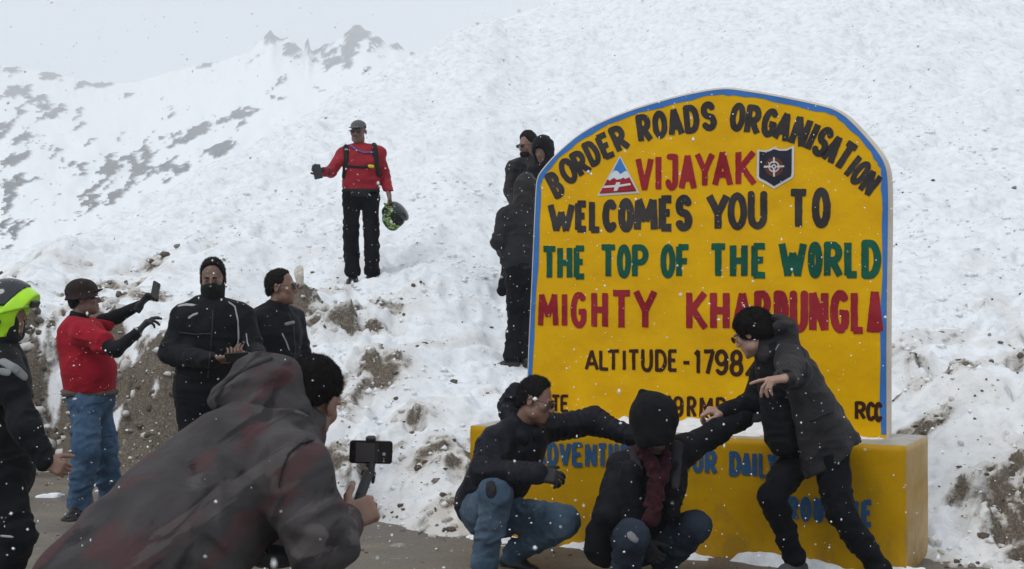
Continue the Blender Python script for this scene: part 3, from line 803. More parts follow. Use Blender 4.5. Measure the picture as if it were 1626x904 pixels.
# ------------------------------------------------------------------ figures: implicit shapes meshed into one continuous surface per garment
def V3(*a): return np.array(a, dtype=float)
def nrm(v):
    v = np.asarray(v, float); return v / (np.linalg.norm(v) + 1e-12)
class Sdf:
    def __init__(s): s.p = []
    def cone(s, a, b, ra, rb, k=0.02, sq=None, wr=None, neg=False):
        s.p.append(('cone', np.asarray(a, float), np.asarray(b, float), ra, rb, k, sq, wr, neg)); return s
    def ell(s, c, r, rot=None, k=0.02, neg=False):
        s.p.append(('ell', np.asarray(c, float), np.asarray(r, float), np.eye(3) if rot is None else np.asarray(rot, float), None, k, None, None, neg)); return s
    def box(s, c, h, rot=None, rd=0.01, k=0.01, neg=False):
        s.p.append(('box', np.asarray(c, float), np.asarray(h, float), np.eye(3) if rot is None else np.asarray(rot, float), rd, k, None, None, neg)); return s
    def cyl(s, a, b, ra, rb, rd=0.006, k=0.01, sq=None, neg=False):
        s.p.append(('cyl', np.asarray(a, float), np.asarray(b, float), ra, rb, k, sq, rd, neg)); return s
    def cut(s, pt, n, k=0.005):
        """remove everything on the side the normal points to"""
        s.p.append(('cut', np.asarray(pt, float), nrm(n), None, None, k, None, None, True)); return s
    def bounds(s):
        lo, hi = [], []
        for q in s.p:
            if q[8]: continue
            if q[0] in ('cone', 'cyl'):
                r = max(q[3], q[4]); pts = np.array([q[1], q[2]])
                lo.append(pts.min(0) - r); hi.append(pts.max(0) + r)
            else:
                h = np.abs(q[3].T) @ q[2]
                lo.append(q[1] - h); hi.append(q[1] + h)
        return np.min(lo, 0), np.max(hi, 0)

def fold3(x, y, z, sc, seed):
    """creases: warped ridged noise in about +-1"""
    r = np.random.RandomState(seed)
    o = r.uniform(0, 50, 3)
    a = noise3(x * sc * 0.5 + o[0], y * sc * 0.5 + o[1], z * sc * 0.5 + o[2], seed)
    b = noise3(x * sc + a * 1.6 + o[1], y * sc - a + o[2], z * sc * 1.5 + a * 1.3 + o[0], seed + 1)
    c = noise3(x * sc * 2.2 + b, y * sc * 2.2 + o[0], z * sc * 2.8 - b + o[1], seed + 2)
    return (1 - 2.6 * np.abs(b)) * 0.75 + 0.30 * (1 - 2.4 * np.abs(c)) - 0.1

def build(sdf, name, mat, parent, res=0.008, fine=(), fres=0.004, fold=None, seed=1, thick=0.0):
    if name in ('jacket', 'trousers', 'jeans', 'coat', 'hoodie', 'jumper', 'vest', 't_shirt', 'hood'): res *= 1.16
    if name in ('shoe', 'sole', 'shell', 'liner', 'visor', 'padding', 'arm_sleeve', 'shoulder_strap', 'waist_belt'): res *= 1.45
    lo, hi = sdf.bounds()
    pad = 0.02 + 2 * res + (fold[0] if fold else 0)
    lo = lo - pad; hi = hi + pad
    axes = []
    for ax in range(3):
        pts = [lo[ax]]
        while pts[-1] < hi[ax]:
            x = pts[-1]; st = res
            for f_lo, f_hi in fine:
                if f_lo[ax] - 1e-6 <= x <= f_hi[ax]: st = fres
                elif x < f_lo[ax] < x + st: st = max(f_lo[ax] - x, fres)
            pts.append(x + st)
        axes.append(np.array(pts))
    X, Y, Z = axes
    F = np.full((len(X), len(Y), len(Z)), 0.5, dtype=np.float32)
    for q in sdf.p:
        typ, A, B, k = q[0], q[1], q[2], q[5]
        m = k + 0.035
        if typ in ('cone', 'cyl'):
            r = max(q[3], q[4]); pts = np.array([A, B]); l = pts.min(0) - r - m; h = pts.max(0) + r + m
        elif typ == 'cut': l, h = lo, hi
        else:
            e = np.abs(q[3].T) @ B; l = A - e - m; h = A + e + m
        s = []
        for ax in range(3):
            i0 = max(0, np.searchsorted(axes[ax], l[ax]) - 1); i1 = min(len(axes[ax]), np.searchsorted(axes[ax], h[ax]) + 1)
            s.append(slice(i0, i1))
        if any(t.stop - t.start < 1 for t in s): continue
        x = X[s[0]].astype(np.float32)[:, None, None]; y = Y[s[1]].astype(np.float32)[None, :, None]; z = Z[s[2]].astype(np.float32)[None, None, :]
        if typ == 'cut':
            d = (x - A[0]) * B[0] + (y - A[1]) * B[1] + (z - A[2]) * B[2]
            sub = F[s[0], s[1], s[2]]
            F[s[0], s[1], s[2]] = np.maximum(sub, d) + np.maximum(k - np.abs(sub - d), 0) ** 2 / (4 * k)
            continue
        if typ in ('cone', 'cyl'):
            ax_ = B - A; L2 = float(ax_ @ ax_) + 1e-9; L = math.sqrt(L2)
            px, py, pz = x - A[0], y - A[1], z - A[2]
            sq = q[6]
            fac = 1.0
            if sq is not None:
                n, f = nrm(sq[0]), sq[1]
                n = nrm(n - ax_ * float(n @ ax_) / L2)
                dn = (px * n[0] + py * n[1] + pz * n[2]) * (1 / f - 1)
                px, py, pz = px + dn * n[0], py + dn * n[1], pz + dn * n[2]
                fac = 0.5 + 0.5 * f
            t = (px * ax_[0] + py * ax_[1] + pz * ax_[2]) / L2
            if typ == 'cone':
                tc = np.clip(t, 0, 1)
                rr = q[3] + (q[4] - q[3]) * tc
                if q[7] is not None:
                    amp, cnt, ph = q[7]
                    side = nrm(np.cross(ax_, [0.3, 0.8, 0.52]))
                    sd = (px * side[0] + py * side[1] + pz * side[2]) / max(q[3], 1e-3)
                    if ph < 0:      # quilted: even rings
                        w = np.abs(np.sin(math.pi * (tc * cnt + 0.12 * np.sin(2.1 * sd + ph) + ph)))
                        rr = rr + amp * (np.sqrt(w) - 0.6)
                    else:           # creases: slanting, uneven, fading in and out along the limb
                        q1 = tc * cnt * .62 + 0.55 * sd + 0.30 * np.sin(tc * cnt * 2.1 + 3.1 * sd + ph * 7) + ph * 3
                        q2 = tc * cnt * .45 - 0.60 * sd + 0.35 * np.sin(tc * cnt * 1.6 - 2.3 * sd + ph * 11)
                        env = 0.25 + 0.75 * np.abs(np.sin(tc * 3.9 + ph * 9)) 
                        w = np.maximum(1 - 1.6 * np.abs(np.sin(math.pi * q1)), 0) * env + np.maximum(1 - 2.0 * np.abs(np.sin(math.pi * q2)), 0) * (1.15 - env) * .8
                        rr = rr + amp * (w - 0.35)
                d = (np.sqrt((px - tc * ax_[0]) ** 2 + (py - tc * ax_[1]) ** 2 + (pz - tc * ax_[2]) ** 2) - rr) * fac
            else:
                rd = q[7]
                rr = q[3] + (q[4] - q[3]) * np.clip(t, 0, 1)
                rad = (np.sqrt((px - t * ax_[0]) ** 2 + (py - t * ax_[1]) ** 2 + (pz - t * ax_[2]) ** 2) - rr + rd) * fac
                h_ = np.abs(t - 0.5) * L - L / 2 + rd
                d = np.minimum(np.maximum(rad, h_), 0) + np.sqrt(np.maximum(rad, 0) ** 2 + np.maximum(h_, 0) ** 2) - rd
        else:
            Rm = q[3]; px, py, pz = x - A[0], y - A[1], z - A[2]
            a = px * Rm[0, 0] + py * Rm[0, 1] + pz * Rm[0, 2]
            b = px * Rm[1, 0] + py * Rm[1, 1] + pz * Rm[1, 2]
            c = px * Rm[2, 0] + py * Rm[2, 1] + pz * Rm[2, 2]
            if typ == 'ell':
                k0 = np.sqrt((a / B[0]) ** 2 + (b / B[1]) ** 2 + (c / B[2]) ** 2)
                k1 = np.sqrt((a / B[0] ** 2) ** 2 + (b / B[1] ** 2) ** 2 + (c / B[2] ** 2) ** 2) + 1e-6
                d = k0 * (k0 - 1) / k1
            else:
                rd = q[4]
                qa, qb, qc = np.abs(a) - B[0] + rd, np.abs(b) - B[1] + rd, np.abs(c) - B[2] + rd
                d = np.sqrt(np.maximum(qa, 0) ** 2 + np.maximum(qb, 0) ** 2 + np.maximum(qc, 0) ** 2) + np.minimum(np.maximum(qa, np.maximum(qb, qc)), 0) - rd
        sub = F[s[0], s[1], s[2]]
        if q[8]:
            d = -d
            F[s[0], s[1], s[2]] = np.maximum(sub, d) + np.maximum(k - np.abs(sub - d), 0) ** 2 / (4 * k)
        else:
            F[s[0], s[1], s[2]] = np.minimum(sub, d) - np.maximum(k - np.abs(sub - d), 0) ** 2 / (4 * k)
    if fold:
        amp, sc = fold[0], fold[1]
        near = np.abs(F) < amp * 1.5 + 2.2 * res
        i, j, k_ = np.nonzero(near)
        org = np.array(parent.matrix_basis.translation) if parent is not None else np.zeros(3)
        F[i, j, k_] -= (amp * fold3(X[i] - org[0], Y[j] - org[1], Z[k_] - org[2], sc, seed * 3 + 5)).astype(np.float32)
    # surface nets
    ins = F < 0
    c8 = np.zeros(tuple(n - 1 for n in F.shape), np.uint8)
    for a in (0, 1):
        for b in (0, 1):
            for c in (0, 1):
                c8 += ins[a:a + c8.shape[0], b:b + c8.shape[1], c:c + c8.shape[2]]
    act = np.flatnonzero((c8 > 0) & (c8 < 8))
    if len(act) == 0: return None
    ci, cj, ck = np.unravel_index(act, c8.shape)
    g = {}
    for a in (0, 1):
        for b in (0, 1):
            for c in (0, 1): g[a, b, c] = F[ci + a, cj + b, ck + c]
    acc = np.zeros((len(act), 3)); cnt = np.zeros(len(act))
    for ax in range(3):
        for u in (0, 1):
            for v in (0, 1):
                p0 = [0, 0, 0]; p1 = [0, 0, 0]; o = [q_ for q_ in range(3) if q_ != ax]
                p0[o[0]] = p1[o[0]] = u; p0[o[1]] = p1[o[1]] = v; p1[ax] = 1
                f0, f1 = g[tuple(p0)], g[tuple(p1)]
                cr = (f0 < 0) != (f1 < 0)
                t = np.where(cr, f0 / np.where(cr, f0 - f1, 1), 0)
                acc[:, ax] += np.where(cr, t, 0); acc[:, o[0]] += np.where(cr, u, 0); acc[:, o[1]] += np.where(cr, v, 0)
                cnt += cr
    fr = acc / cnt[:, None]
    pos = np.stack([X[ci] + fr[:, 0] * (X[ci + 1] - X[ci]), Y[cj] + fr[:, 1] * (Y[cj + 1] - Y[cj]), Z[ck] + fr[:, 2] * (Z[ck + 1] - Z[ck])], 1)
    sh = c8.shape
    quads = []
    for ax in range(3):
        sl0 = [slice(None)] * 3; sl1 = [slice(None)] * 3
        sl0[ax] = slice(0, -1); sl1[ax] = slice(1, None)
        s0 = ins[tuple(sl0)]; s1 = ins[tuple(sl1)]
        e = np.argwhere(s0 != s1)
        o = [q_ for q_ in range(3) if q_ != ax]
        ok = (e[:, o[0]] > 0) & (e[:, o[1]] > 0) & (e[:, o[0]] < sh[o[0]]) & (e[:, o[1]] < sh[o[1]])
        e = e[ok]
        fl = s0[tuple(e.T)]
        ids = []
        for du, dv in ((0, 0), (1, 0), (1, 1), (0, 1)):
            c = e.copy(); c[:, o[0]] -= du; c[:, o[1]] -= dv
            ids.append(np.searchsorted(act, np.ravel_multi_index(tuple(c.T), sh)))
        qd = np.stack(ids, 1)
        if ax == 1: fl = ~fl
        qd = np.where(fl[:, None], qd, qd[:, ::-1])
        quads.append(qd)
    Q = np.concatenate(quads)
    # one light relaxation pass evens the net
    nb = np.zeros_like(pos); nc = np.zeros(len(pos))
    for a in range(4):
        p_, q_ = Q[:, a], Q[:, (a + 1) % 4]
        for ax in range(3): nb[:, ax] += np.bincount(p_, pos[q_, ax], len(pos)) + np.bincount(q_, pos[p_, ax], len(pos))
        nc += np.bincount(p_, minlength=len(pos)) + np.bincount(q_, minlength=len(pos))
    pos = pos * 0.6 + 0.4 * nb / np.maximum(nc, 1)[:, None]
    return link_mesh(name, pos, Q, mat, parent)

def furry(o, length=.007, width=.0022, per=2, seed=1, down=.5):
    """short hair: many small tapering tufts grown from the hair shell, in the same mesh"""
    me = o.data; n = len(me.vertices)
    co = np.empty(n * 3, np.float32); me.vertices.foreach_get('co', co); co = co.reshape(-1, 3)
    no = np.empty(n * 3, np.float32); me.vertices.foreach_get('normal', no); no = no.reshape(-1, 3)
    F = np.array([tuple(p.vertices) for p in me.polygons])
    rr = np.random.RandomState(seed)
    V = [co.astype(float)]; T = []; k = n
    for q in range(per):
        b = co + rr.normal(0, width * .9, (n, 3)); r = rr.normal(size=(n, 3))
        d = no * .75 + r * .28 + np.array([0, 0, -down * .6]); d /= np.linalg.norm(d, axis=1, keepdims=True)
        t = np.cross(d, r); t /= np.linalg.norm(t, axis=1, keepdims=True)
        l = length * rr.uniform(.5, 1.3, (n, 1))
        V += [b - t * width / 2 - no * .002, b + t * width / 2 - no * .002, b + d * l]
        i = np.arange(n); T.append(np.stack([k + i, k + n + i, k + 2 * n + i, k + 2 * n + i], 1)); k += 3 * n
    faces = [tuple(f) for f in F] + [tuple(f[:3]) for f in np.concatenate(T)]
    m2 = bpy.data.meshes.new(o.name); m2.from_pydata(np.concatenate(V).tolist(), [], faces); m2.update()
    m2.polygons.foreach_set('use_smooth', np.ones(len(m2.polygons), dtype=bool)); m2.materials.append(me.materials[0])
    o.data = m2
    return o
# ---- anatomy ---------------------------------------------------------------
def frame(f, u):
    """rows: right, forward, up"""
    f = nrm(f); r = nrm(np.cross(f, u)); u2 = np.cross(r, f)
    return np.array([r, f, u2])
def tilt(a, e=0, roll=0):
    """forward vector: azimuth a degrees (0 = away from the camera, 90 = to the right, 180 = toward the camera), elevation e; up vector rolled"""
    f = V3(math.sin(R(a)) * math.cos(R(e)), math.cos(R(a)) * math.cos(R(e)), math.sin(R(e)))
    u0 = V3(0, 0, 1); r = nrm(np.cross(f, u0)); u = np.cross(r, f)
    return f, u * math.cos(R(roll)) + r * math.sin(R(roll))
class Head:
    def __init__(s, c, az, el=0, roll=0, sc=1.0):
        s.c = np.asarray(c, float); s.f, s.u = tilt(az, el, roll); s.R = frame(s.f, s.u); s.sc = sc
    def w(s, r, f, u): return s.c + s.sc * (s.R[0] * r + s.R[1] * f + s.R[2] * u)
def head_sdf(S, H):
    k = H.sc; w = H.w; M = H.R
    def e(r, f, u, a, b, c, kk=.02, neg=False, rot=None): S.ell(w(r, f, u), V3(a, b, c) * k, M if rot is None else rot, kk * k, neg)
    e(0, -.012, .035, .073, .092, .082)
    e(0, .025, -.030, .060, .068, .080, .03)
    e(0, .030, -.075, .048, .052, .042, .03)
    e(0, .070, -.100, .022, .018, .017, .025)                                  # chin
    for s_ in (-1, 1):
        e(s_ * .040, .062, -.022, .022, .020, .020, .02)                          # cheekbone
        e(s_ * .052, .015, -.070, .014, .028, .026, .02)                          # jaw angle
        e(s_ * .032, .104, .006, .019, .016, .014, .012, True)                    # eye socket
        e(s_ * .031, .078, .004, .0135, .0135, .0125, .003)                       # eyeball under lids
        e(s_ * .030, .088, .024, .022, .010, .007, .010)                          # brow ridge
        a = R(14) * s_
        Re = np.array([M[0] * math.cos(a) - M[1] * math.sin(a), M[0] * math.sin(a) + M[1] * math.cos(a), M[2]])
        e(s_ * .079, -.012, -.006, .008, .020, .033, .006, False, Re)             # ear
        e(s_ * .090, -.006, -.002, .006, .011, .019, .006, True, Re)
        e(s_ * .010, .101, -.036, .008, .009, .008, .006)                         # nostril wings
    S.cone(w(0, .090, .012), w(0, .112, -.030), .0085 * k, .0115 * k, .012)
    e(0, .091, -.056, .022, .009, .006, .006)                                  # lips
    e(0, .089, -.067, .019, .010, .007, .006)
    e(0, .101, -.0615, .020, .006, .0018, .003, True)
    e(0, .082, -.080, .015, .008, .006, .012)
def hair_sdf(S, H, grow=.010, line=.055, back=-.075, side=.0, top=0.0, nape=None):
    k = H.sc; w = H.w
    S.ell(w(0, -.016, .038 + top / 2), V3(.0735 + grow * .45, .093 + grow, .083 + grow + top / 2) * k, H.R, .01)
    S.ell(w(0, -.045, -.015), V3(.068 + grow * .3, .062 + grow * .6, .075) * k, H.R, .02)
    # hairline: cut the face free
    S.cut(w(0, .066, line), H.R[1] * .86 - H.R[2] * .5, .012)
    S.cut(w(0, .024, 0), H.R[1] * .97 - H.R[2] * .24, .010)
    if nape: S.cut(w(0, -.05, nape), -H.R[2] * .97 + H.R[1] * .2, .010)
    S.cut(w(0, -.01, back), -H.R[2] * .9 + H.R[1] * .45, .012)
    S.cut(w(0, -.022, -.020 + side), -H.R[2] * .80 + H.R[1] * .60, .008)
def hand_sdf(S, wr, d, n, side, s=1.0, curl=(20, 30, 20), spread=6, thumb=(45, 20), fat=1.0, curls=None):
    """wrist point, direction wrist->knuckles, palm normal, side = +1/-1 which way the thumb leaves"""
    d = nrm(d); n = nrm(n - d * float(np.dot(n, d))); t = np.cross(d, n) * side
    M = np.array([t, d, n])
    S.cone(wr - d * .03 * s, wr + d * .015 * s, .026 * s * fat, .027 * s * fat, .012, (n, .75))
    S.box(wr + d * .050 * s, V3(.040, .048, .0145) * s * fat, M, .014 * s, .012)
    S.ell(wr + d * .035 * s + t * .026 * s + n * .008 * s, V3(.018, .032, .015) * s, M, .012)
    L = [.044, .049, .046, .036]; off = [.031, .011, -.010, -.029]
    for i in range(4):
        cu = curls[i] if curls else curl
        base = wr + d * (.092 - .004 * abs(i - 1.2)) * s + t * off[i] * s
        a = R(spread * (1.3 - i)); dd = d * math.cos(a) + t * math.sin(a)
        rad = (.0098 if i < 3 else .0086) * s * fat
        p = base; ang = 0.0
        for j, l in enumerate((L[i], L[i] * .62, L[i] * .5)):
            ang += R(cu[j])
            q = p + (dd * math.cos(ang) + n * math.sin(ang)) * l * s
            S.cone(p, q, rad * (1 - .07 * j), rad * (.93 - .07 * j), .004 if j else .006)
            p = q
    tb = wr + d * .022 * s + t * .030 * s + n * .004 * s
    a = R(thumb[0]); b = R(thumb[1])
    d1 = d * math.cos(a) + t * math.sin(a) * math.cos(b) + n * math.sin(a) * math.sin(b)
    d2 = nrm(d1 * .8 + d * .45 + n * .35 * math.sin(b))
    p1 = tb + d1 * .042 * s; p2 = p1 + d2 * .034 * s; p3 = p2 + nrm(d2 + n * .25) * .026 * s
    S.cone(tb, p1, .0150 * s * fat, .0118 * s * fat, .010); S.cone(p1, p2, .0115 * s * fat, .0108 * s * fat, .005); S.cone(p2, p3, .0105 * s * fat, .0088 * s * fat, .005)
def shoe(parent, an, toe_dir, up, mu, ms, s=1.0, res=.006, name='shoe', label=None, hi=False):
    """an = ankle joint (about 9 cm above the sole)"""
    f = nrm(toe_dir); M = frame(f, up); r, f, u = M
    c = an - u * .045 * s
    S = Sdf()
    S.cone(c - f * .045 * s, c + f * .06 * s - u * .004, .040 * s, .040 * s, .02, (u, .95))
    S.cone(c + f * .05 * s - u * .008 * s, c + f * .145 * s - u * .018 * s, .043 * s, .034 * s, .03, (u, .68))
    S.cone(c - f * .02 * s, an + u * (.07 if hi else .02) * s, .042 * s, .044 * s, .02)
    S.cut(c - u * .030 * s, -u, .004)
    o = build(S, name, mu, parent, res, fold=(.003, 30), seed=3)
    if label: o['label'] = label
    T = Sdf()
    T.box(c + f * .045 * s - u * .036 * s, V3(.040, .135, .012) * s, M, .010, .01)
    T.box(c + f * .105 * s - u * .036 * s, V3(.046, .065, .012) * s, M, .010, .02)
    build(T, 'sole', ms, o, res)
    return o
def glasses(parent, H, mf, ml, dark=True, name='glasses'):
    S = Sdf(); w = H.w; k = H.sc
    for s_ in (-1, 1):
        n = 20; pts = [w(s_ * .033 + .025 * math.cos(2 * math.pi * i / n), .112 - .004 * abs(math.cos(2 * math.pi * i / n)), .003 + .018 * math.sin(2 * math.pi * i / n)) for i in range(n)]
        for i in range(n): S.cone(pts[i], pts[(i + 1) % n], .0024 * k, .0024 * k, .001)
        S.cone(w(s_ * .058, .108, .010), w(s_ * .084, .085, .010), .0024 * k, .0024 * k, .002)
        S.cone(w(s_ * .084, .085, .010), w(s_ * .086, -.01, .008), .0026 * k, .0026 * k, .002)
        S.cone(w(s_ * .086, -.01, .008), w(s_ * .083, -.035, -.012), .0026 * k, .0022 * k, .002)
    S.cone(w(-.009, .114, .008), w(.009, .114, .008), .0022 * k, .0022 * k, .001)
    o = build(S, name, mf, parent, .0026)
    for s_ in (-1, 1):
        T = Sdf(); T.ell(w(s_ * .033, .1115, .003), V3(.0245, .0022, .0175) * k, H.R, .001)
        build(T, 'lens', ml, o, .003)
    return o
def eyes(parent, H, mw, mi):
    for s_ in (-1, 1):
        T = Sdf(); T.ell(H.w(s_ * .031, .0815, .003), V3(.0125, .0125, .0085) * H.sc, H.R, .001)
        e = build(T, 'eye', mw, parent, .0028)
        T = Sdf(); T.ell(H.w(s_ * .031, .0925, .003), V3(.0055, .003, .0055) * H.sc, H.R, .001)
        build(T, 'iris', mi, e, .002)
def brows(parent, H, m):
    for s_ in (-1, 1):
        T = Sdf(); T.cone(H.w(s_ * .014, .099, .024), H.w(s_ * .046, .088, .027), .0042 * H.sc, .0030 * H.sc, .001)
        build(T, 'eyebrow', m, parent, .0028)

def strip(parent, name, pts, width, thick, mat, nrmv, res=.006, k=.008):
    """a flat strap following points"""
    S = Sdf()
    for a, b in zip(pts[:-1], pts[1:]): S.cone(a, b, width / 2, width / 2, k, (nrmv, thick / width))
    return build(S, name, mat, parent, res)

def body_under(S, J, s=1.0, arms=True, legs=True, bare=()):
    """slim continuous body below the clothes: torso, arms to the wrists, legs to the ankles"""
    f = J['fwd']
    S.cone(J['pe'], J['wa'], .125 * s, .115 * s, .03, (f, .72))
    S.cone(J['wa'], J['ch'], .115 * s, .135 * s, .03, (f, .72))
    S.cone(J['ch'], J['nk'], .12 * s, .055 * s, .03, (f, .8))
    for q in 'ab':
        S.cone(J['nk'] * .4 + J['sh' + q] * .6, J['sh' + q], .05 * s, .048 * s, .03)
        S.cone(J['sh' + q], J['el' + q], .046 * s, .037 * s, .02)
        S.cone(J['el' + q], J['wr' + q], .037 * s, .026 * s, .015)
        S.cone(J['hp' + q], J['kn' + q], .075 * s, .050 * s, .03)
        S.cone(J['kn' + q], J['an' + q], .050 * s, .035 * s, .02)
    # neck
    H = J['H']
    S.cone(J['nk'], H.w(0, -.022, -.055), .056 * s, .052 * s, .02)
def jacket_sdf(S, J, s=1.0, body=(.175, .160, .185), sh=.078, up=.068, elb=.056, wr=.044, sqf=.70, hem=None, k=.035, wrk=.007, collar=.07, puff=None, sleeves='ab', coll_r=.070):
    f = J['fwd']
    hemp = hem if hem is not None else J['pe']
    w = puff or (wrk, 3.0, .3)
    PH = (lambda v: -v) if puff else (lambda v: v)
    S.cone(hemp, J['wa'], body[0] * s, body[1] * s, k, (f, sqf), (w[0], w[1] * 1.4, PH(.1)))
    S.cone(J['wa'], J['ch'], body[1] * s, body[2] * s, k, (f, sqf), (w[0] * .8, w[1] * 1.4, PH(.6)))
    S.cone(J['ch'], J['ch'] * .35 + J['nk'] * .65, body[2] * .93 * s, body[2] * .55 * s, k, (f, sqf + .05))
    S.cone(J['nk'] * .45 + J['sha'] * .55, J['sha'], sh * s * .92, sh * s, k)
    S.cone(J['nk'] * .45 + J['shb'] * .55, J['shb'], sh * s * .92, sh * s, k)
    S.cone(J['nk'], J['sha'], .055 * s, .055 * s, k); S.cone(J['nk'], J['shb'], .055 * s, .055 * s, k)
    for q in sleeves:
        S.cone(J['sh' + q], J['el' + q], up * s, elb * s, k * .8, None, (w[0], w[1] * 1.5, PH(.2)))
        S.cone(J['el' + q], J['wr' + q], elb * s, wr * s, k * .6, None, (w[0] * .9, w[1] * 1.5, PH(.75)))
    if collar:
        d = nrm(J['H'].c - J['nk'])
        S.cyl(J['nk'] - d * .03, J['nk'] + d * collar, coll_r * s, (coll_r - .006) * s, .012, .02)
def trousers_sdf(S, J, s=1.0, hip=.150, th=.098, kn=.068, cal=.066, an=.056, sqf=.78, k=.035, wrk=.008, over=.02):
    f = J['fwd']
    S.cone(J['pe'] * .55 + J['hpa'] * .225 + J['hpb'] * .225, J['pe'] * .6 + J['wa'] * .4, hip * s, (hip - .008) * s, k, (f, sqf))
    for q in 'ab':
        S.cone(J['hp' + q], J['kn' + q], th * s, kn * s, k, None, (wrk, 5, .2))
        md = J['kn' + q] * .55 + J['an' + q] * .45
        S.cone(J['kn' + q], md, kn * s, cal * s, k * .6, None, (wrk, 3, .5))
        end = J['an' + q] + nrm(J['an' + q] - J['kn' + q]) * over
        S.cone(md, end - nrm(end - md) * .04, cal * s, an * s, k * .5, None, (wrk * 1.3, 4, .1))
        S.cyl(end - nrm(end - md) * .08, end, an * 1.02 * s, an * 1.05 * s, .01, .02)
# ------------------------------------------------------------------ materials for people
def mat_skin(name, c):
    m, nt, b = new_mat(name)
    n = tex_noise(nt, 22, 5, 0.6)
    r = ramp(nt, n.outputs[0], [(0.3, tuple(v * .78 for v in c)), (0.7, tuple(v * 1.15 for v in c))])
    nt.links.new(r.outputs[0], b.inputs['Base Color'])
    b.inputs['Roughness'].default_value = 0.5
    b.inputs['Subsurface Weight'].default_value = 0.12
    b.inputs['Subsurface Radius'].default_value = (.01, .004, .002)
    n2 = tex_noise(nt, 160, 3, 0.6)
    bump(nt, b, n2.outputs[0], 0.2, 0.002)
    return m
def mat_hair(name, c):
    m, nt, b = new_mat(name)
    n = tex_noise(nt, 90, 4, 0.6, stretch=(1, 1, .3), dist=.4)
    r = ramp(nt, n.outputs[0], [(0.35, tuple(v * .5 for v in c)), (0.7, tuple(v * 1.8 for v in c))])
    nt.links.new(r.outputs[0], b.inputs['Base Color'])
    b.inputs['Roughness'].default_value = 0.75
    b.inputs['Specular IOR Level'].default_value = 0.2
    bump(nt, b, n.outputs[0], 0.9, 0.006)
    return m
SK1 = mat_skin('brown_skin', (.215, .118, .085)); SK2 = mat_skin('light_brown_skin', (.37, .225, .175)); SK3 = mat_skin('deep_brown_skin', (.165, .092, .068))
HAIR = mat_hair('black_hair', (.006, .005, .005)); GREY = mat_hair('greying_hair', (.10, .09, .085))
BLACK = mat_cloth('black_jacket_cloth', (.0045, .005, .007), (.010, .0105, .013), rough=.72)
BLACK2 = mat_cloth('black_trouser_cloth', (.004, .0045, .0065), (.008, .009, .012), rough=.85)
NAVYB = mat_cloth('blue_black_padded_nylon', (.006, .007, .011), (.013, .0145, .021), rough=.6, sheen=.1)
CHAR = mat_cloth('charcoal_shell_cloth', (.021, .020, .022), (.035, .033, .035), rough=.6)
CHAR2 = mat_cloth('charcoal_padded_cloth', (.016, .0165, .019), (.028, .028, .033), rough=.7)
REDT = mat_cloth('red_cotton', (.24, .008, .018), (.34, .014, .028), rough=.9)
REDJ = mat_cloth('red_shell', (.23, .014, .024), (.33, .022, .034), rough=.65)
DENIM = mat_cloth('mid_blue_denim', (.032, .068, .125), (.080, .135, .215), rough=.9, nscale=5, weave=500)
DENIM2 = mat_cloth('worn_blue_denim', (.036, .062, .098), (.095, .142, .195), rough=.9, nscale=5, weave=500)
DENIM3 = mat_cloth('dark_indigo_denim', (.012, .018, .030), (.030, .042, .062), rough=.9, nscale=5)
GLOVE = mat_cloth('dark_grey_glove', (.022, .022, .024), (.045, .045, .048), rough=.8)
LEATH = mat_plain('black_leather', (.012, .012, .013), .45)
SOLE = mat_plain('dark_rubber_sole', (.02, .02, .021), .8)
SOLEW = mat_plain('pale_rubber_sole', (.45, .45, .44), .7)
PLB = mat_plain('black_plastic', (.008, .008, .009), .25)
PLM = mat_plain('matt_black_plastic', (.016, .016, .017), .6)
LENS = mat_plain('dark_lens', (.006, .006, .007), .08)
GREYR = mat_plain('silver_grey_reflective_trim', (.34, .34, .35), .5)
GREYP = mat_cloth('light_grey_panel', (.16, .165, .17), (.24, .245, .25))
EYEW = mat_plain('eye_white', (.20, .18, .165), .4); IRIS = mat_plain('dark_iris', (.012, .008, .006), .2)  # eye white greyed, the shadow over the eyes put into its colour
MASK = mat_cloth('dark_green_face_scarf', (.009, .014, .0125), (.016, .024, .021), rough=.95)
MARO = mat_cloth('maroon_checked_scarf', (.020, .007, .010), (.055, .016, .022), rough=.95, nscale=28)
CAPG = mat_cloth('grey_cap_cloth', (.075, .075, .072), (.13, .13, .125))
BROWN = mat_cloth('dark_brown_hat_cloth', (.020, .014, .012), (.036, .026, .023))
BELT = mat_cloth('brown_grey_belt', (.07, .055, .045), (.12, .10, .085))
NEON = mat_plain('neon_yellow_green_shell', (.42, .80, .02), .25, nz=.05)
VISOR = mat_plain('smoked_visor', (.022, .026, .030), .06)
STRAP = mat_cloth('black_webbing', (.014, .014, .015), (.026, .026, .027))
YBUC = mat_plain('yellow_buckle', (.62, .52, .03), .5)
BLUET = mat_plain('blue_hose', (.10, .12, .34), .45)
BONE = mat_plain('pale_patch', (.45, .45, .46), .7)

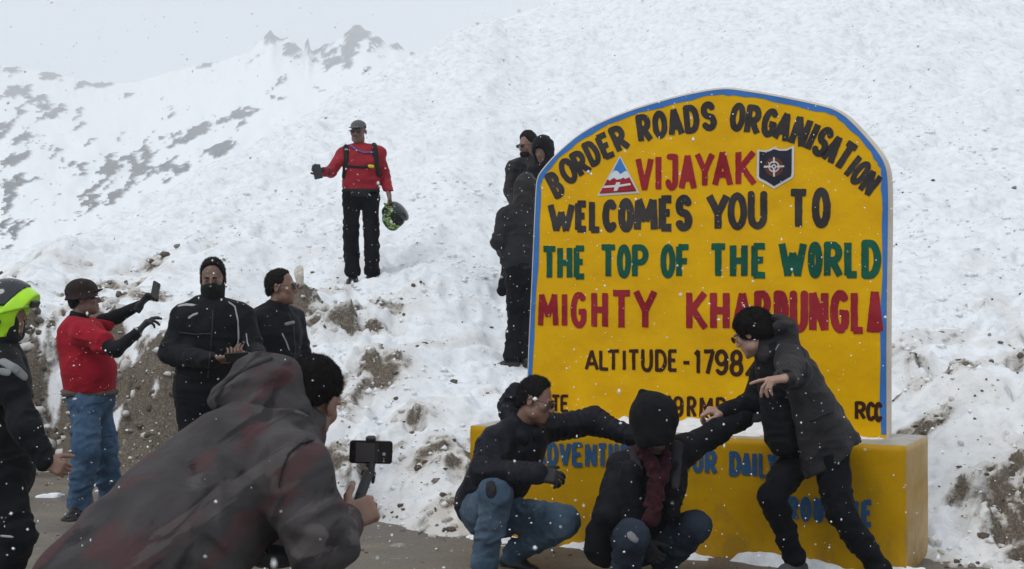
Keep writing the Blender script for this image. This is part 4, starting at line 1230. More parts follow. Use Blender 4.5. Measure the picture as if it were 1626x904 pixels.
def mat_camo():
    m, nt, b = new_mat('charcoal_fleece_with_maroon_strokes')
    tc = nt.nodes.new('ShaderNodeTexCoord')
    # strokes that run along the back and droop to the right
    def layer(scale, stretch, loc, rot, lo, hi, dist=.6):
        mp = nt.nodes.new('ShaderNodeMapping'); mp.inputs['Rotation'].default_value = tuple(R(a) for a in rot)
        mp.inputs['Location'].default_value = loc
        mp2 = nt.nodes.new('ShaderNodeMapping'); mp2.inputs['Scale'].default_value = stretch
        nt.links.new(tc.outputs['Object'], mp.inputs[0]); nt.links.new(mp.outputs[0], mp2.inputs[0])
        n = nt.nodes.new('ShaderNodeTexNoise'); n.inputs['Scale'].default_value = scale; n.inputs['Detail'].default_value = 6; n.inputs['Roughness'].default_value = .5
        n.inputs['Distortion'].default_value = dist
        nt.links.new(mp2.outputs[0], n.inputs['Vector'])
        return ramp(nt, n.outputs[0], [(lo, (0, 0, 0)), (hi, (1, 1, 1))])
    base = layer(7, (1, 1, 1), (0, 0, 0), (0, 0, 0), .35, .65)
    l1 = layer(3.2, (1.0, 1.6, 3.6), (0, 0, 0), (0, 38, 0), .545, .60)
    l2 = layer(3.4, (1.0, 1.6, 3.8), (3.1, 1.7, .4), (0, 34, 0), .59, .63)
    l3 = layer(3.0, (1.0, 1.6, 3.4), (7.3, 2.2, 1.1), (0, 42, 0), .56, .62)
    def mixc(f, a, c, amt=1.0):
        x = N(nt, 'ShaderNodeMix', data_type='RGBA')
        if amt < 1:
            mm = N(nt, 'ShaderNodeMath', operation='MULTIPLY'); nt.links.new(f, mm.inputs[0]); mm.inputs[1].default_value = amt; f = mm.outputs[0]
        nt.links.new(f, x.inputs['Factor']); nt.links.new(a, x.inputs[6]); x.inputs[7].default_value = (*c, 1)
        return x.outputs[2]
    r0 = ramp(nt, base.outputs[0], [(0, (.042, .0385, .039)), (1, (.066, .060, .061))])
    c = mixc(l3.outputs[0], r0.outputs[0], (.019, .017, .019), .85)
    c = mixc(l1.outputs[0], c, (.088, .040, .043), .6)
    c = mixc(l2.outputs[0], c, (.115, .102, .101), .5)
    nt.links.new(c, b.inputs['Base Color'])
    b.inputs['Roughness'].default_value = .95
    b.inputs['Sheen Weight'].default_value = .03
    b.inputs['Specular IOR Level'].default_value = .15
    w = tex_noise(nt, 300, 3, .6); bump(nt, b, w.outputs[0], .35, .003)
    f = tex_noise(nt, 12, 4, .55, dist=1.2); bump(nt, b, f.outputs[0], .4, .015)
    return m
CAMO = mat_camo()

from mathutils.bvhtree import BVHTree
def surf(o, px, py, off=0.002):
    """where the sight line of a photo pixel meets an object: point and normal, in the world"""
    org = Vector((0, 0, 0))
    q = o
    while q is not None: org = org + q.location; q = q.parent
    if 'bvh' not in CACHE or CACHE['bvh'][0] is not o:
        me = o.data
        CACHE['bvh'] = (o, BVHTree.FromPolygons([v.co + org for v in me.vertices], [tuple(p.vertices) for p in me.polygons]))
    d = Vector(((px - CXP) / FPX, 1, -(py - CYP) / FPX)).normalized()
    h = CACHE['bvh'][1].ray_cast(Vector((0, 0, CAMH)), d)
    if h[0] is None: return None
    return np.array(h[0] + h[1] * off), np.array(h[1])
CACHE = {}
def trim(o, parent, name, pts, width, mat, thick=.004, label=None, res=.005, off=0.001):
    """trim sewn on a garment, following its surface"""
    P_ = []
    for (x0, y0), (x1, y1) in zip(pts[:-1], pts[1:]):
        n = max(2, int(math.hypot(x1 - x0, y1 - y0) / 4))
        for i in range(n): P_.append((x0 + (x1 - x0) * i / n, y0 + (y1 - y0) * i / n))
    P_.append(pts[-1])
    hits = [surf(o, a, b_, off) for a, b_ in P_]
    hits = [h for h in hits if h is not None]
    if len(hits) < 2: return None
    S = Sdf()
    for (a, na), (b_, nb_) in zip(hits[:-1], hits[1:]):
        if np.linalg.norm(a - b_) < .08: S.cone(a, b_ + 1e-5, width / 2, width / 2, .003, (na + nb_, max(.2, thick / width * 2)))
    if not S.p: return None
    t = build(S, name, mat, parent, res)
    if label and t: t['label'] = label
    return t
def base_of(J):
    c = (J['ana'] + J['anb']) / 2
    return V3(c[0], c[1], min(J['ana'][2], J['anb'][2]) - .09)
def new_person(J, label, group=None):
    return empty('person', base_of(J), label, 'person', group)
def around(c, r):
    c = np.asarray(c, float); r = np.asarray(r, float)
    return (c - r, c + r)
def make_body(t, J, skin, hands=(), res=.016, fres=.0055, extra=None, seed=1, hs=1.0):
    S = Sdf(); body_under(S, J)
    head_sdf(S, J['H'])
    fine = [around(J['H'].c, .125 * J['H'].sc)]
    res = max(res * 1.7, .026); fres *= 1.12
    for h in hands:
        hand_sdf(S, **h); fine.append(around(h['wr'] + nrm(h['d']) * .085, .085))
    if extra: extra(S)
    return build(S, 'body', skin, t, res, fine, fres)
def glove(t, h, mat, name='glove', res=.0045, label=None):
    S = Sdf(); hand_sdf(S, fat=1.16, **h)
    d = nrm(h['d']); S.cyl(h['wr'] - d * .055, h['wr'] + d * .005, .040, .036, .008, .01)
    o = build(S, name, mat, t, res)
    if label: o['label'] = label
    return o
def zipper(o, parent, pts): return trim(o, parent, 'zip', pts, .010, PLM, .005)

def phone(loc, right, up, w=.155, h=.075, label='', mat=PLB, screen=True, res=None):
    """rounded slab phone, long side along 'right'; the screen faces -(right x up)"""
    r = nrm(right); u = nrm(up - r * float(np.dot(up, r))); f = np.cross(u, r)      # f points out of the back
    M = np.array([r, f, u])
    t = empty('phone', loc, label, 'phone')
    S = Sdf(); S.box(loc, V3(w / 2, .0045, h / 2), M, .004, .001)
    # rounded corners come from a wider rounding in the screen plane
    import bmesh
    def slab(name, hw, hh, hd, rad, c, mat, par):
        n = 6; ring = []
        for cx, cy, a0 in ((hw - rad, hh - rad, 0), (-hw + rad, hh - rad, 90), (-hw + rad, -hh + rad, 180), (hw - rad, -hh + rad, 270)):
            for i in range(n + 1):
                a = R(a0 + 90 * i / n); ring.append((cx + rad * math.cos(a), cy + rad * math.sin(a)))
        k = len(ring); V = []
        for dd, ins in ((-hd, .0012), (-hd + .0012, 0), (hd - .0012, 0), (hd, .0012)):
            for a, b_ in ring:
                sc_ = 1 - ins / max(hw, hh); V.append(c + r * a * sc_ + u * b_ * sc_ + f * dd)
        F = [tuple(range(k)), tuple(3 * k + i for i in reversed(range(k)))]
        for q in range(3):
            for i in range(k): F.append((q * k + (i + 1) % k, q * k + i, (q + 1) * k + i, (q + 1) * k + (i + 1) % k))
        return link_mesh(name, V, F, mat, par, smooth=False)
    slab('case', w / 2, h / 2, .0048, .010, loc, mat, t)
    if screen:
        s_ = slab('screen', w / 2 - .004, h / 2 - .004, .0006, .007, loc - f * .0054, SCREEN, t)
    slab('camera_bump', .012, .010, .0012, .004, loc + f * .006 + r * (w / 2 - .022) + u * (h / 2 - .020), PLM, t)
    return t, M
def mat_screen():
    m, nt, b = new_mat('dim_phone_screen')
    b.inputs['Base Color'].default_value = (.012, .012, .014, 1); b.inputs['Roughness'].default_value = .08
    return m
SCREEN = mat_screen()

# ================================================================== man in red jacket up on the snow
def red_jacket_man():
    D = 15.6
    J = dict(fwd=V3(-.1, -1, 0), H=Head(P(569, 209.5, D), 190, -4), nk=P(571, 237, D), ch=P(573, 260, D), wa=P(573, 286, D), pe=P(573, 303, D),
             sha=P(546, 245, D), ela=P(525, 273, 15.42), wra=P(515, 273, 15.22), shb=P(601, 245, D), elb=P(611, 281, 15.68), wrb=P(618, 310, 15.52),
             hpa=P(559, 311, D), hpb=P(588, 311, D), kna=P(557, 376, 15.5), knb=P(590, 373, 15.5), ana=P(560, 438, 15.6), anb=P(591, 437, 15.6))
    t = new_person(J, 'man in red jacket and grey cap standing alone up on the snow slope')
    ha = dict(wr=J['wra'], d=V3(-.75, -.6, .05), n=V3(-.5, .3, .8), side=1, curl=(55, 60, 30))
    hb = dict(wr=J['wrb'], d=V3(.25, -.1, -1), n=V3(-1, 0, -.2), side=-1, curl=(60, 70, 40))
    make_body(t, J, SK3, [hb], .02, .0085)
    S = Sdf(); jacket_sdf(S, J, body=(.188, .185, .200), sh=.080, up=.070, elb=.058, wr=.046, coll_r=.074, collar=.06)
    S.cut(P(573, 304, D), V3(0, 0, -1))
    jk = build(S, 'jacket', REDJ, t, .0115, fold=(.010, 8), seed=11)
    S = Sdf(); trousers_sdf(S, J, hip=.160, th=.098, kn=.079, cal=.080, an=.076, wrk=.012, sqf=.78, k=.022, over=-.01)
    build(S, 'trousers', BLACK2, t, .0125, fold=(.009, 9), seed=12)
    shoe(t, J['ana'], V3(-.12, -1, -.06), V3(0, 0, 1), LEATH, SOLEW, 1.12, .009, hi=True)
    shoe(t, J['anb'], V3(.62, -.8, -.08), V3(0, 0, 1), LEATH, SOLEW, 1.12, .009, hi=True)
    glove(t, ha, GLOVE, res=.007)
    H = J['H']
    S = Sdf(); S.ell(H.w(0, -.012, .052), V3(.081, .100, .070), H.R, .01); S.cut(H.w(0, 0, .036), -H.R[2] + H.R[1] * .1, .006)
    S.cone(H.w(-.035, .085, .044), H.w(.035, .085, .044), .042, .042, .02, (H.R[2], .18))
    cap = build(S, 'cap', CAPG, t, .007, fold=(.002, 30))
    S = Sdf(); S.cone(H.w(-.062, .108, .041), H.w(0, .125, .046), .006, .006, .004); S.cone(H.w(0, .125, .046), H.w(.062, .108, .041), .006, .006, .004)
    build(S, 'peak_edge', GREYP, cap, .006)
    glasses(t, H, PLM, LENS, name='sunglasses')
    S = Sdf(); S.ell(H.w(0, .093, -.047), V3(.036, .016, .011), H.R, .006); build(S, 'moustache', GREY, t, .005, fold=(.002, 60))
    # harness: shoulder straps, chest strap, buckle, hose, belt bag
    f = V3(0, -1, 0)
    trim(jk, t, 'shoulder_strap', [(549, 229), (550, 250), (548, 268), (546, 280)], .062, STRAP, .02, res=.008)
    trim(jk, t, 'shoulder_strap', [(594, 230), (597, 250), (600, 270), (601, 277)], .062, STRAP, .02, res=.008)
    trim(jk, t, 'chest_strap', [(552, 264), (575, 266), (598, 263)], .030, STRAP, .012, res=.007)
    trim(jk, t, 'buckle', [(586, 264), (591, 265)], .036, YBUC, .02, res=.006, off=.012)
    trim(jk, t, 'hose', [(556, 231), (566, 239), (578, 243), (594, 242)], .014, BLUET, .014, res=.006, off=.010)
    trim(jk, t, 'clip', [(549, 239), (553, 239)], .018, GREYR, .012, res=.006, off=.02)
    S = Sdf(); S.box(P(571, 306, 15.4), V3(.095, .028, .038), frame(V3(-.1, -1, 0), V3(.04, 0, 1)), .02, .01)
    b = build(S, 'belt_bag', STRAP, t, .008, fold=(.003, 25)); b['label'] = 'black belt bag'
    S = Sdf(); n = 22
    for i in range(n):
        a0, a1 = 2 * math.pi * i / n, 2 * math.pi * (i + 1) / n
        c = P(573, 303.5, D)
        S.cone(c + V3(.19 * math.cos(a0), .155 * math.sin(a0), 0), c + V3(.19 * math.cos(a1), .155 * math.sin(a1), 0), .019, .019, .005, (V3(math.cos(a0), math.sin(a0), 0), .5))
    build(S, 'waist_belt', STRAP, t, .009)
    # phone in his outstretched hand
    phone(P(504, 273, 15.03), V3(-.25, .25, 1), V3(1, .1, .1), w=.15, h=.085, label='black phone held out by the man in the red jacket')
    # helmet in the other hand
    c = P(625, 342, 15.42)
    M = frame(V3(.3, -.8, -.45), V3(.5, .3, .8))
    hm = empty('helmet', c, 'black and green patterned full-face helmet held by the man in the red jacket', 'helmet')
    m, nt, b = new_mat('black_green_helmet_graphic')
    n = tex_noise(nt, 9, 2, .4, stretch=(1, 1, 2.6), dist=1.5)
    r = ramp(nt, n.outputs[0], [(.47, (.012, .014, .013)), (.50, (.16, .30, .05)), (.56, (.25, .42, .09)), (.59, (.012, .014, .013)), (.70, (.4, .42, .40))])
    r.color_ramp.interpolation = 'CONSTANT'
    nt.links.new(r.outputs[0], b.inputs['Base Color']); b.inputs['Roughness'].default_value = .2
    S = Sdf(); S.ell(c, V3(.125, .155, .130), M, .01); S.ell(c + M[1] * .06 - M[2] * .07, V3(.10, .10, .07), M, .03)
    S.ell(c + M[1] * .135 + M[2] * .012, V3(.10, .075, .045), M, .008, True)
    S.ell(c - M[2] * .06, V3(.098, .122, .13), M, .008, True)
    sh_ = build(S, 'shell', m, hm, .007)
    S = Sdf(); S.ell(c, V3(.115, .145, .118), M, .005); S.ell(c - M[2] * .07, V3(.085, .105, .12), M, .006, True)
    build(S, 'liner', STRAP, hm, .008)
    S = Sdf(); S.ell(c + M[1] * .012 + M[2] * .075, V3(.128, .135, .062), M, .005); S.ell(c + M[2] * .045 - M[1] * .04, V3(.14, .16, .085), M, .004, True)
    build(S, 'visor', VISOR, hm, .007)
    S = Sdf(); S.cone(P(618, 318, 15.46), P(612, 335, 15.42), .011, .011); S.cone(P(612, 335, 15.42), c - M[2] * .08, .011, .011)
    build(S, 'chin_strap', STRAP, hm, .006)
red_jacket_man()

# ================================================================== group behind the left edge of the slab
def behind_people():
    D = 13.5
    J = dict(fwd=V3(.17, .98, 0), H=Head(P(836, 303, D), 20, -8), nk=P(832, 332, D), ch=P(829, 355, D), wa=P(828, 394, D), pe=P(828, 420, D),
             sha=P(803, 345, D), ela=P(792, 384, 13.45), wra=P(806, 410, 13.68), shb=P(858, 345, D), elb=P(866, 385, 13.5), wrb=P(858, 408, 13.8),
             hpa=P(817, 432, D), hpb=P(842, 432, D), kna=P(819, 502, 13.6), knb=P(842, 500, 13.6), ana=P(812, 570, 13.5), anb=P(834, 566, 13.55))
    t = new_person(J, 'person in black padded jacket with grey hood seen from behind beside the slab')
    make_body(t, J, SK1, [], .022, .010)
    S = Sdf(); jacket_sdf(S, J, body=(.185, .190, .195), sh=.082, up=.078, elb=.068, wr=.052, collar=None, puff=(.010, 4, .1))
    S.cut(P(828, 428, D), V3(0, 0, -1))
    jk = build(S, 'jacket', CHAR2, t, .011, fold=(.010, 9), seed=21)
    S = Sdf(); H = J['H']; S.ell(H.w(0, -.015, .02), V3(.112, .128, .145), H.R, .02); S.cone(H.w(0, -.03, -.10), J['nk'] - V3(0, 0, .02), .10, .12, .04)
    S.ell(H.w(0, .13, -.01), V3(.07, .06, .10), H.R, .01, True)
    hd = build(S, 'hood', CHAR, t, .009, fold=(.008, 10), seed=22); hd['label'] = 'dark grey hood pulled up'
    S = Sdf(); trousers_sdf(S, J, hip=.165, th=.092, kn=.074, cal=.072, an=.070, wrk=.012, k=.02)
    tr = build(S, 'trousers', BLACK2, t, .0115, fold=(.009, 9), seed=23)
    shoe(t, J['ana'], V3(-.85, -.35, 0), V3(0, 0, 1), LEATH, SOLE, 1.05, .008, hi=True)
    shoe(t, J['anb'], V3(-.4, .7, 0), V3(0, 0, 1), LEATH, SOLE, 1.05, .008, hi=True)
    hb = dict(wr=J['wra'], d=V3(.3, .5, -.7), n=V3(1, 0, 0), side=1, curl=(30, 40, 20)); glove(t, hb, GLOVE, res=.009)
    D = 15.5
    J = dict(fwd=V3(-.55, -.8, 0), H=Head(P(838, 231, D), 228, -10), nk=P(838, 256, D), ch=P(838, 280, D), wa=P(836, 315, D), pe=P(835, 340, D),
             sha=P(815, 267, 15.45), ela=P(808, 305, 15.4), wra=P(820, 330, 15.25), shb=P(862, 267, D), elb=P(870, 305, D), wrb=P(858, 330, 15.3),
             hpa=P(824, 348, D), hpb=P(846, 348, D), kna=P(810, 410, 15.4), knb=P(842, 410, 15.45), ana=P(797, 469, 15.4), anb=P(832, 470, 15.45))
    t = new_person(J, 'bearded man with glasses and grey-black jacket, rearmost of the people beside the slab')
    make_body(t, J, SK1, [], .022, .009)
    S = Sdf(); jacket_sdf(S, J, body=(.18, .18, .19), collar=.05)
    jk = build(S, 'jacket', CHAR, t, .012, fold=(.009, 9), seed=24)
    S = Sdf(); f = J['fwd']
    S.cone(J['pe'] + f * .02, J['wa'] + f * .02, .182, .172, .03, (f, .74)); S.cone(J['wa'] + f * .02, J['ch'] + f * .02, .172, .165, .03, (f, .74))
    v = build(S, 'vest', BLACK, t, .012, fold=(.008, 8), seed=25)
    S = Sdf(); trousers_sdf(S, J); build(S, 'trousers', BLACK2, t, .013, fold=(.008, 9), seed=26)
    for q in 'ab': shoe(t, J['an' + q], V3(-.7, -.6, 0), V3(0, 0, 1), LEATH, SOLE, 1.05, .010, hi=True)
    for q, s_ in (('a', 1), ('b', -1)): glove(t, dict(wr=J['wr' + q], d=V3(.1 * s_, -.5, -.8), n=V3(s_, 0, 0), side=-s_, curl=(30, 40, 20)), GLOVE, res=.010)
    H = J['H']
    S = Sdf(); hair_sdf(S, H, .016, .055, top=.02); build(S, 'hair', HAIR, t, .008, fold=(.008, 26), seed=4)
    S = Sdf(); S.ell(H.w(0, .045, -.085), V3(.060, .060, .050), H.R, .02); S.ell(H.w(0, .115, -.045), V3(.022, .03, .012), H.R, .01, True); S.cut(H.w(0, 0, -.045), H.R[2] - H.R[1] * .2, .01)
    build(S, 'beard', HAIR, t, .007, fold=(.004, 40), seed=5)
    glasses(t, H, PLM, LENS)
    D = 15.2
    J = dict(fwd=V3(-.3, -.95, 0), H=Head(P(862, 239, D), 205, -15), nk=P(864, 266, D), ch=P(866, 292, D), wa=P(866, 328, D), pe=P(866, 352, D),
             sha=P(842, 280, D), ela=P(838, 315, 15.1), wra=P(850, 335, 14.95), shb=P(892, 280, D), elb=P(898, 320, D), wrb=P(886, 340, 15.0),
             hpa=P(854, 360, D), hpb=P(878, 360, D), kna=P(854, 425, 15.1), knb=P(878, 425, 15.1), ana=P(854, 478, 15.2), anb=P(878, 478, 15.2))
    t = new_person(J, 'person with black hood up, half hidden behind the top left of the slab')
    make_body(t, J, SK3, [], .022, .009)
    S = Sdf(); jacket_sdf(S, J, body=(.185, .19, .195), sh=.082, up=.076, elb=.066, wr=.05, collar=None, puff=(.01, 4, .1))
    build(S, 'jacket', BLACK, t, .012, fold=(.010, 9), seed=27)
    H = J['H']; S = Sdf(); S.ell(H.w(0, -.012, .022), V3(.116, .130, .135), H.R, .02); S.cone(H.w(0, -.02, -.09), J['nk'] - V3(0, 0, .02), .10, .12, .04)
    S.ell(H.w(0, .130, -.035), V3(.068, .085, .085), H.R, .012, True)
    build(S, 'hood', BLACK, t, .009, fold=(.006, 12), seed=28)
    S = Sdf(); trousers_sdf(S, J); build(S, 'trousers', BLACK2, t, .014, fold=(.008, 9), seed=29)
    for q in 'ab': shoe(t, J['an' + q], V3(-.2, -.9, 0), V3(0, 0, 1), LEATH, SOLE, 1.05, .010, hi=True)
    for q, s_ in (('a', 1), ('b', -1)): glove(t, dict(wr=J['wr' + q], d=V3(.1 * s_, -.7, -.2), n=V3(0, 0, -1), side=-s_, curl=(30, 40, 20)), GLOVE, res=.010)
behind_people()
print('people far', round(time.time() - T0, 1))

# ================================================================== man in red t-shirt photographing, far left
def red_tee_man():
    D = 10.7
    J = dict(fwd=V3(.96, .26, 0), H=Head(P(133, 474, 10.72), 78, 6), nk=P(124, 507, D), ch=P(130, 540, D), wa=P(141, 590, D), pe=P(143, 622, D),
             sha=P(133, 530, 10.50), ela=P(184, 556, 10.36), wra=P(219, 527, 10.48), shb=P(138, 520, 10.96), elb=P(186, 503, 11.0), wrb=P(222, 484, 11.0),
             hpa=P(136, 640, 10.60), hpb=P(152, 640, 10.86), kna=P(137, 716, 10.52), knb=P(167, 714, 10.80), ana=P(126, 801, 10.62), anb=P(176, 798, 10.92))
    t = new_person(J, 'man in red t-shirt, blue jeans and brown bucket hat photographing with raised gloved hands')
    make_body(t, J, SK3, [], .016, .0058)
    S = Sdf(); f = J['fwd']
    S.cone(J['pe'], J['wa'], .190, .205, .04, (f, .90), (.006, 4, .2)); S.cone(J['wa'], J['ch'], .205, .195, .04, (f, .88), (.004, 3, .7))
    S.cone(J['ch'], J['ch'] * .3 + J['nk'] * .7, .185, .10, .04, (f, .85))
    for q in 'ab':
        S.cone(J['nk'] * .35 + J['sh' + q] * .65, J['sh' + q], .075, .082, .04)
        m_ = J['sh' + q] * .38 + J['el' + q] * .62
        S.cone(J['sh' + q], m_, .080, .074, .03, None, (.006, 3, .3)); 
        d = nrm(J['el' + q] - J['sh' + q]); S.cyl(m_ - d * .06, m_ + d * .01, .076, .082, .010, .02)
    S.cone(J['nk'], J['sha'], .05, .05, .04); S.cone(J['nk'], J['shb'], .05, .05, .04)
    S.cut(P(140, 622, D), V3(.03, 0, -1)); S.cut(J['nk'] + V3(0, 0, .02), V3(.25, 0, 1), .02)
    tee = build(S, 't_shirt', REDT, t, .0085, fold=(.009, 7), seed=31)
    for q in 'ab':
        S = Sdf(); m_ = J['sh' + q] * .5 + J['el' + q] * .5
        S.cone(m_, J['el' + q], .058, .050, .02, None, (.003, 5, .1)); S.cone(J['el' + q], J['wr' + q], .052, .034, .02, None, (.003, 6, .3))
        build(S, 'arm_sleeve', BLACK, t, .008, fold=(.003, 16), seed=32)
    ha = dict(wr=J['wra'], d=V3(.62, .1, .72), n=V3(.5, .2, -.6), side=1, curls=((18, 20, 10), (22, 25, 12), (35, 40, 20), (45, 50, 30)), spread=9)
    hb = dict(wr=J['wrb'], d=V3(.60, 0, .75), n=V3(.75, .1, -.6), side=1, curl=(45, 60, 30))
    glove(t, ha, GLOVE); glove(t, hb, GLOVE)
    S = Sdf(); d = nrm(J['wra'] - J['ela']); S.cyl(J['wra'] - d * .012, J['wra'] + d * .002, .042, .042, .004); build(S, 'wristband', BONE, t, .005)
    S = Sdf(); trousers_sdf(S, J, hip=.185, th=.110, kn=.096, cal=.088, an=.080, sqf=.92, wrk=.013, k=.022)
    jn = build(S, 'jeans', DENIM, t, .009, fold=(.010, 9), seed=33)
    S = Sdf(); c = P(142, 623, D)
    for i in range(24):
        a0, a1 = 2 * math.pi * i / 24, 2 * math.pi * (i + 1) / 24
        S.cone(c + V3(.178 * math.cos(a0), .165 * math.sin(a0), 0), c + V3(.178 * math.cos(a1), .165 * math.sin(a1), 0), .024, .024, .005)
    build(S, 'belt', BELT, t, .010)
    for pts, w in (([(163, 693), (182, 690), (184, 706), (165, 711)], .020), ([(104, 634), (118, 640), (124, 655)], .010), ([(148, 640), (165, 638)], .008)):
        trim(jn, jn, 'pocket_seam', pts, w, DENIM, .008, res=.006)
    trim(jn, jn, 'label_patch', [(117, 634), (121, 634)], .02, BONE, .006, res=.005)
    shoe(t, J['ana'], V3(-.2, -1, 0), V3(0, 0, 1), LEATH, SOLE, 1.05, .006)
    shoe(t, J['anb'], V3(.6, -.8, 0), V3(0, 0, 1), LEATH, SOLE, 1.05, .006)
    H = J['H']
    S = Sdf(); S.ell(H.w(0, -.012, .055), V3(.094, .113, .088), H.R, .01); S.cut(H.w(0, 0, .015), -H.R[2], .004)
    S.cyl(H.w(0, -.014, -.005), H.w(0, -.012, .045), .118, .096, .006, .012)
    S.cone(H.w(0, .06, .030), H.w(0, .100, .042), .070, .042, .02, (H.R[2], .2))
    S.cyl(H.w(0, -.014, -.04), H.w(0, -.012, .020), .112, .088, .004, .004, neg=True)
    build(S, 'bucket_hat', BROWN, t, .006, fold=(.004, 14), seed=34)
    S = Sdf(); hair_sdf(S, H, .006, .05, side=0); build(S, 'hair', HAIR, t, .007, fold=(.003, 40))
    S = Sdf(); S.cyl(J['nk'] - V3(0, 0, .01), J['nk'] + V3(.015, 0, .05), .072, .066, .010); build(S, 'neck_band', BLACK, t, .007)
    eyes(t, H, EYEW, IRIS); brows(t, H, HAIR)
    phone(P(247, 461, 10.98), V3(.1, .4, 1), V3(.45, .9, 0), w=.125, h=.075, label='black action camera phone held up by the man in the red t-shirt')
red_tee_man()

# ================================================================== masked man in black, looking at his phone
def masked_man():
    D = 9.8
    J = dict(fwd=V3(.05, -1, 0), H=Head(P(338, 443, 9.78), 176, -9, 2), nk=P(338, 484, D), ch=P(336, 520, D), wa=P(332, 572, D), pe=P(326, 612, D),
             sha=P(292, 507, D), ela=P(270, 562, 9.75), wra=P(337, 572, 9.42), shb=P(382, 505, D), elb=P(404, 560, 9.75), wrb=P(409, 568, 9.47),
             hpa=P(305, 640, D), hpb=P(347, 640, D), kna=P(304, 738, 9.7), knb=P(350, 738, 9.75), ana=P(302, 835, 9.8), anb=P(352, 833, 9.8))
    t = new_person(J, 'man in black motorcycle jacket with dark mask over his mouth looking down at a phone')
    ha = dict(wr=J['wra'], d=V3(1, -.15, .05), n=V3(0, .5, .85), side=-1, curls=((30, 45, 25), (35, 45, 30), (40, 50, 30), (45, 50, 30)))
    hb = dict(wr=J['wrb'] + V3(-.0, 0, 0), d=V3(-.9, -.3, .1), n=V3(0, .5, .85), side=1, curls=((30, 45, 25), (35, 45, 30), (40, 50, 30), (45, 50, 30)))
    make_body(t, J, SK3, [ha, hb], .016, .005)
    S = Sdf(); jacket_sdf(S, J, body=(.215, .205, .215), sh=.092, up=.086, elb=.074, wr=.050, wrk=.009, coll_r=.082, collar=.055, sqf=.72)
    S.cut(P(326, 632, D), V3(0, 0, -1))
    jk = build(S, 'jacket', BLACK, t, .008, fold=(.010, 8), seed=41)
    S = Sdf(); trousers_sdf(S, J, hip=.18, th=.105); build(S, 'trousers', BLACK2, t, .011, fold=(.008, 9), seed=42)
    for q in 'ab': shoe(t, J['an' + q], V3(-.1, -1, 0), V3(0, 0, 1), LEATH, SOLE, 1.1, .009)
    H = J['H']
    S = Sdf(); hair_sdf(S, H, .012, .060, side=.012, top=.006); furry(build(S, 'hair', HAIR, t, .0055, fold=(.004, 40), seed=6), .008, .0024, 1)
    S = Sdf(); S.ell(H.w(0, .022, -.045), V3(.073, .086, .075), H.R, .02); S.cone(H.w(0, .015, -.075), J['nk'], .070, .080, .03); S.ell(H.w(0, .095, -.020), V3(.018, .024, .026), H.R, .015)
    S.cut(H.w(0, .09, -.012), H.R[2] * 1 - H.R[1] * .12, .006)
    build(S, 'face_mask', MASK, t, .006, fold=(.005, 16), seed=43)
    eyes(t, H, EYEW, IRIS); brows(t, H, HAIR)
    trim(jk, jk, 'reflective_strip', [(284, 486), (296, 484), (308, 485)], .022, GREYR, .005)
    trim(jk, jk, 'reflective_strip', [(300, 505), (306, 501), (313, 498)], .018, GREYR, .005)
    trim(jk, jk, 'reflective_piping', [(363, 480), (373, 487), (378, 510), (379, 535), (377, 556)], .012, GREYR, .005)
    trim(jk, jk, 'reflective_piping', [(391, 530), (393, 545), (397, 555)], .010, GREYR, .005)
    zipper(jk, jk, [(338, 492), (337, 520), (334, 560), (330, 600)])
    trim(jk, jk, 'pocket_flap', [(288, 598), (304, 603)], .018, BLACK, .012)
    trim(jk, jk, 'pocket_flap', [(356, 602), (374, 598)], .018, BLACK, .012)
    trim(jk, jk, 'chest_seam', [(285, 528), (310, 531), (334, 530)], .008, PLM, .008)
    phone(P(377, 567, 9.30), V3(-1, .05, -.06), V3(0, -.65, .75), w=.15, h=.075, label='black phone held in both hands by the masked man')
masked_man()

# ================================================================== man in black with sunglasses, profile
def sunglasses_man():
    D = 10.4
    J = dict(fwd=V3(.78, -.62, 0), H=Head(P(447, 456, D), 99, 2), nk=P(440, 492, D), ch=P(438, 527, D), wa=P(438, 575, D), pe=P(438, 618, D),
             sha=P(410, 512, 10.32), ela=P(402, 572, 10.3), wra=P(414, 622, 10.15), shb=P(464, 508, 10.58), elb=P(479, 560, 10.55), wrb=P(472, 606, 10.35),
             hpa=P(425, 645, D), hpb=P(452, 645, 10.5), kna=P(426, 735, 10.35), knb=P(456, 735, 10.5), ana=P(424, 813, 10.4), anb=P(456, 811, 10.5))
    t = new_person(J, 'short-haired man in black jacket and sunglasses seen in profile beside the masked man')
    make_body(t, J, SK1, [dict(wr=J['wra'], d=V3(.2, -.2, -1), n=V3(.8, .3, 0), side=1), dict(wr=J['wrb'], d=V3(.1, -.2, -1), n=V3(-.8, .3, 0), side=-1)], .018, .0055)
    S = Sdf(); jacket_sdf(S, J, body=(.195, .190, .200), sh=.088, up=.080, elb=.068, wr=.050, wrk=.009, coll_r=.080, collar=.045)
    S.cut(P(438, 636, D), V3(0, 0, -1))
    jk = build(S, 'jacket', BLACK, t, .0085, fold=(.010, 8), seed=45)
    S = Sdf(); trousers_sdf(S, J); build(S, 'trousers', BLACK2, t, .012, fold=(.008, 9), seed=46)
    for q in 'ab': shoe(t, J['an' + q], V3(.5, -.8, 0), V3(0, 0, 1), LEATH, SOLE, 1.1, .009)
    H = J['H']; S = Sdf(); hair_sdf(S, H, .008, .064, side=.012); furry(build(S, 'hair', HAIR, t, .0055, fold=(.005, 30), seed=7), .007, .0024, 1)
    glasses(t, H, PLM, LENS, name='sunglasses')
    trim(jk, jk, 'chest_badge', [(454, 515), (466, 512)], .026, GREYP, .006)
    trim(jk, jk, 'reflective_piping', [(448, 530), (454, 542), (459, 556)], .012, GREYR, .005)
    zipper(jk, jk, [(458, 497), (466, 520), (468, 560), (464, 600)])
sunglasses_man()

